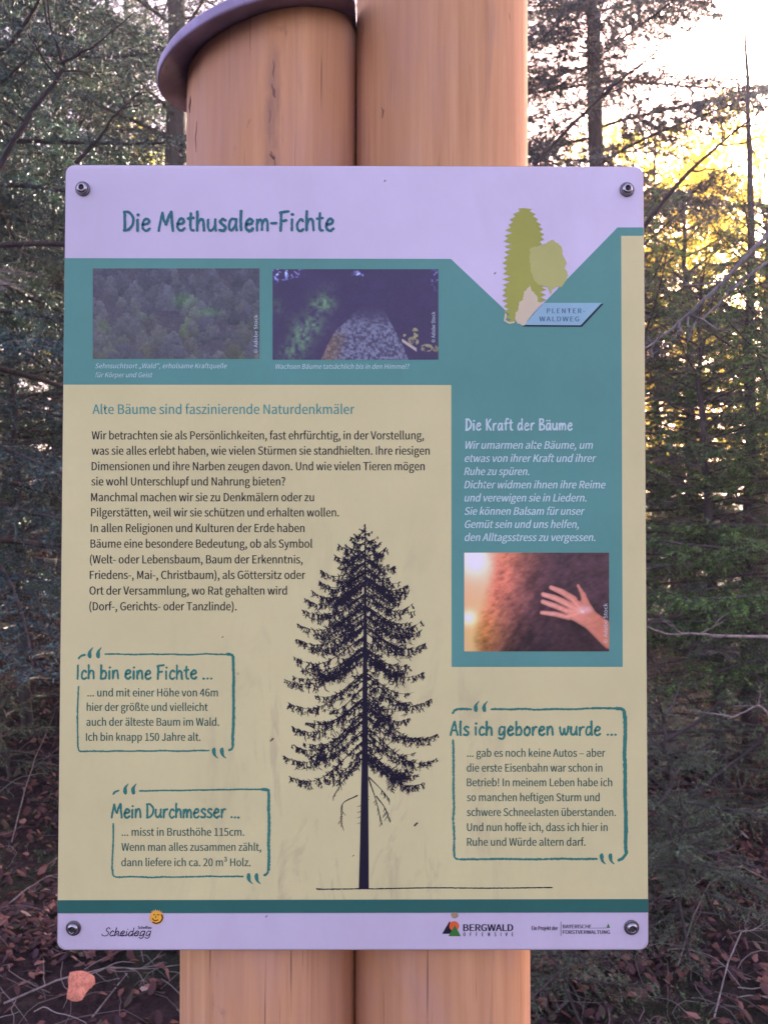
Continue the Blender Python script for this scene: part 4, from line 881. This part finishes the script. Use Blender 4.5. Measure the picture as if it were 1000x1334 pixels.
# ---- footer marks
mb = MB()
GL_['S'] = (.44, [[(.42, .86), (.30, 1.02), (.14, .86), (.2, .62), (.36, .42), (.34, .14), (.14, .0), (-.06, .10), (-.1, .26)]]); 
brush(mb, "Scheidegg", 134, 196, 1219.6, 10.6, 1.25, italic=.25, gap=.02, rough=.06)
for x in (148, 156, 163, 170, 176, 183): stroke(mb, [(x-1.5, 1219.4), (x+2.5, 1218.6), (x+5, 1216)], 1.0, .0003, .05)
type_line(mb, "Scheffau", 179.5, 197, 1210.4, 2.7, bold=1); part('place_lettering', mb, INKN, 'navy script place name')
SUN1 = m_print('print_orange', lin(206, 150, 62, 1.2), .4, .06); SUN2 = m_print('print_brown', lin(78, 52, 30, 1.1), .5, .04)
mb = MB(); n = 44; a = np.arange(n)*2*pi/n; rr = np.where(np.arange(n) % 2, 8.2, 10.8)+gg.uniform(-.6, .6, n); poly(mb, np.stack([204+rr*np.cos(a), 1195.2+rr*np.sin(a)], 1), .0003); part('sun_rays', mb, m_print('print_ray', lin(192, 148, 100, 1.2), .4, .05))
mb = MB(); a = np.arange(28)*2*pi/28; poly(mb, np.stack([204+7.9*np.cos(a), 1195.2+7.9*np.sin(a)], 1), .0004); part('sun_disc', mb, SUN1)
mb = MB(); stroke(mb, [(210.5, 1191.5), (211.8, 1196), (209, 1201), (204, 1203), (199, 1201.5)], 1.8, .0005, .1)
stroke(mb, [(198.8, 1196.8), (202, 1199.5), (206, 1198.5)], 1.5, .0005, .1); stroke(mb, [(200, 1192), (202, 1191.4)], 1.2, .0005); stroke(mb, [(205, 1191.5), (207.5, 1192)], 1.2, .0005); stroke(mb, [(203.6, 1193), (203, 1196)], 1.0, .0005); part('sun_face', mb, SUN2)
mb = MB(); poly(mb, [(575.6, 1216.8), (585.4, 1200.2), (592, 1211), (592, 1216.8)], .0003); type_line(mb, "BERGWALD", 603, 667.4, 1213.1, 8.8, cap=True, bold=3); type_line(mb, "OFFENSIVE", 603, 668, 1219.9, 4.9, cap=True, spacing=1.9, bold=1)
type_line(mb, "Ein Projekt der", 692, 726, 1212.0, 3.9, bold=1); type_line(mb, "BAYERISCHE", 732.5, 769.6, 1209.6, 4.8, cap=True, bold=1); type_line(mb, "FORSTVERWALTUNG", 732.5, 793.6, 1216.9, 4.8, cap=True, bold=1)
stroke(mb, [(730.2, 1201), (730.2, 1219.5)], .7, .0003, 0, seg=9); stroke(mb, [(770.5, 1209.3), (790, 1209.1)], .5, .0003, 0, seg=9); part('footer_lettering', mb, BLK)
mb = MB(); a = np.arange(24)*2*pi/24; poly(mb, np.stack([591.3+6.4*np.cos(a), 1206.6+6.4*np.sin(a)], 1), .00036); part('logo_disc', mb, m_print('print_red', lin(190, 84, 52, 1.2), .4, .04))
mb = MB(); poly(mb, [(583.8, 1219.8), (592.2, 1205.3), (600, 1219.8)], .0004); GRN = m_print('print_green', lin(52, 100, 52, 1.2), .4, .04); part('logo_fir', mb, GRN); mb = MB(); poly(mb, [(789.5, 1209), (791.9, 1203), (794.2, 1209)], .0004); part('logo_treetop', mb, GRN)
# a snail-sized dirt blot, and specks on the board
mb = MB(); poly(mb, [(592+5*cos(q*.7)*(1+.2*sin(q*3)), 1192.5+4.2*sin(q*.7)) for q in range(9)], .0005); part('dirt_blot', mb, m_print('dirt', lin(150, 128, 118, 1.2), .8, .2))
mb = MB()
for x, y, s in ((644.5, 356, 1.0), (501, 235.5, .9), (541.5, 1074, 2.0), (354, 964, 1.8), (290, 830, .9), (347, 1194, 1.2), (520, 1010, .9), (460, 1115, 1.0)):
    stroke(mb, [(x-s, y+s*.8), (x, y), (x+s, y-s)], s*1.1, .0005, .3)
part('dirt_specks', mb, m_print('dirt_dark', lin(70, 60, 66, 1.0), .8, .1))['kind'] = 'stuff'

# ---- four stainless screws: washer ring, domed head, socket
def lathe(prof, n=32):
    mb = MB(); th = np.arange(n)*2*pi/n; V = np.concatenate([np.stack([r*np.cos(th), np.full(n, y), r*np.sin(th)], 1) for r, y in prof]); m_ = len(prof)
    i = np.arange(m_-1)[:, None]*n; j = np.arange(n)[None]; j2 = (j+1) % n; mb.add(V, Q=np.stack([i+j, i+n+j, i+n+j2, i+j2], -1).reshape(-1, 4)); return mb
me_w = lathe([(.0046, -.0002), (.0074, -.0002), (.0076, -.0012), (.0072, -.0016), (.0046, -.0014)]).mesh('washer', True)
me_h = lathe([(.0056, -.0016), (.0057, -.0028), (.0050, -.0042), (.0037, -.0050), (.0030, -.0051), (.0028, -.0047), (.0027, -.0028), (.0, -.0028)]).mesh('head', True)
me_s = lathe([(.00275, -.0046), (.0022, -.0030), (.0011, -.0030), (.0009, -.0042), (.0, -.0042)], 6).mesh('socket')
for me_, m_ in ((me_w, m_flat('washer_metal', (.13, .12, .14, 1), .4, .8)), (me_h, STEEL), (me_s, DARKM)): me_.materials.append(m_)
for i, (x, y) in enumerate(((108, 246), (816, 247), (96, 1209), (822, 1208))):
    p = local([x], [y], 0)[0]; s = link('screw', me_w, None, board, p); s.rotation_euler = (0, i*.7, 0)
    link('screw_head', me_h, None, s); link('socket', me_s, None, s)
print('board done')
bpy.data.scenes.remove(TMP)
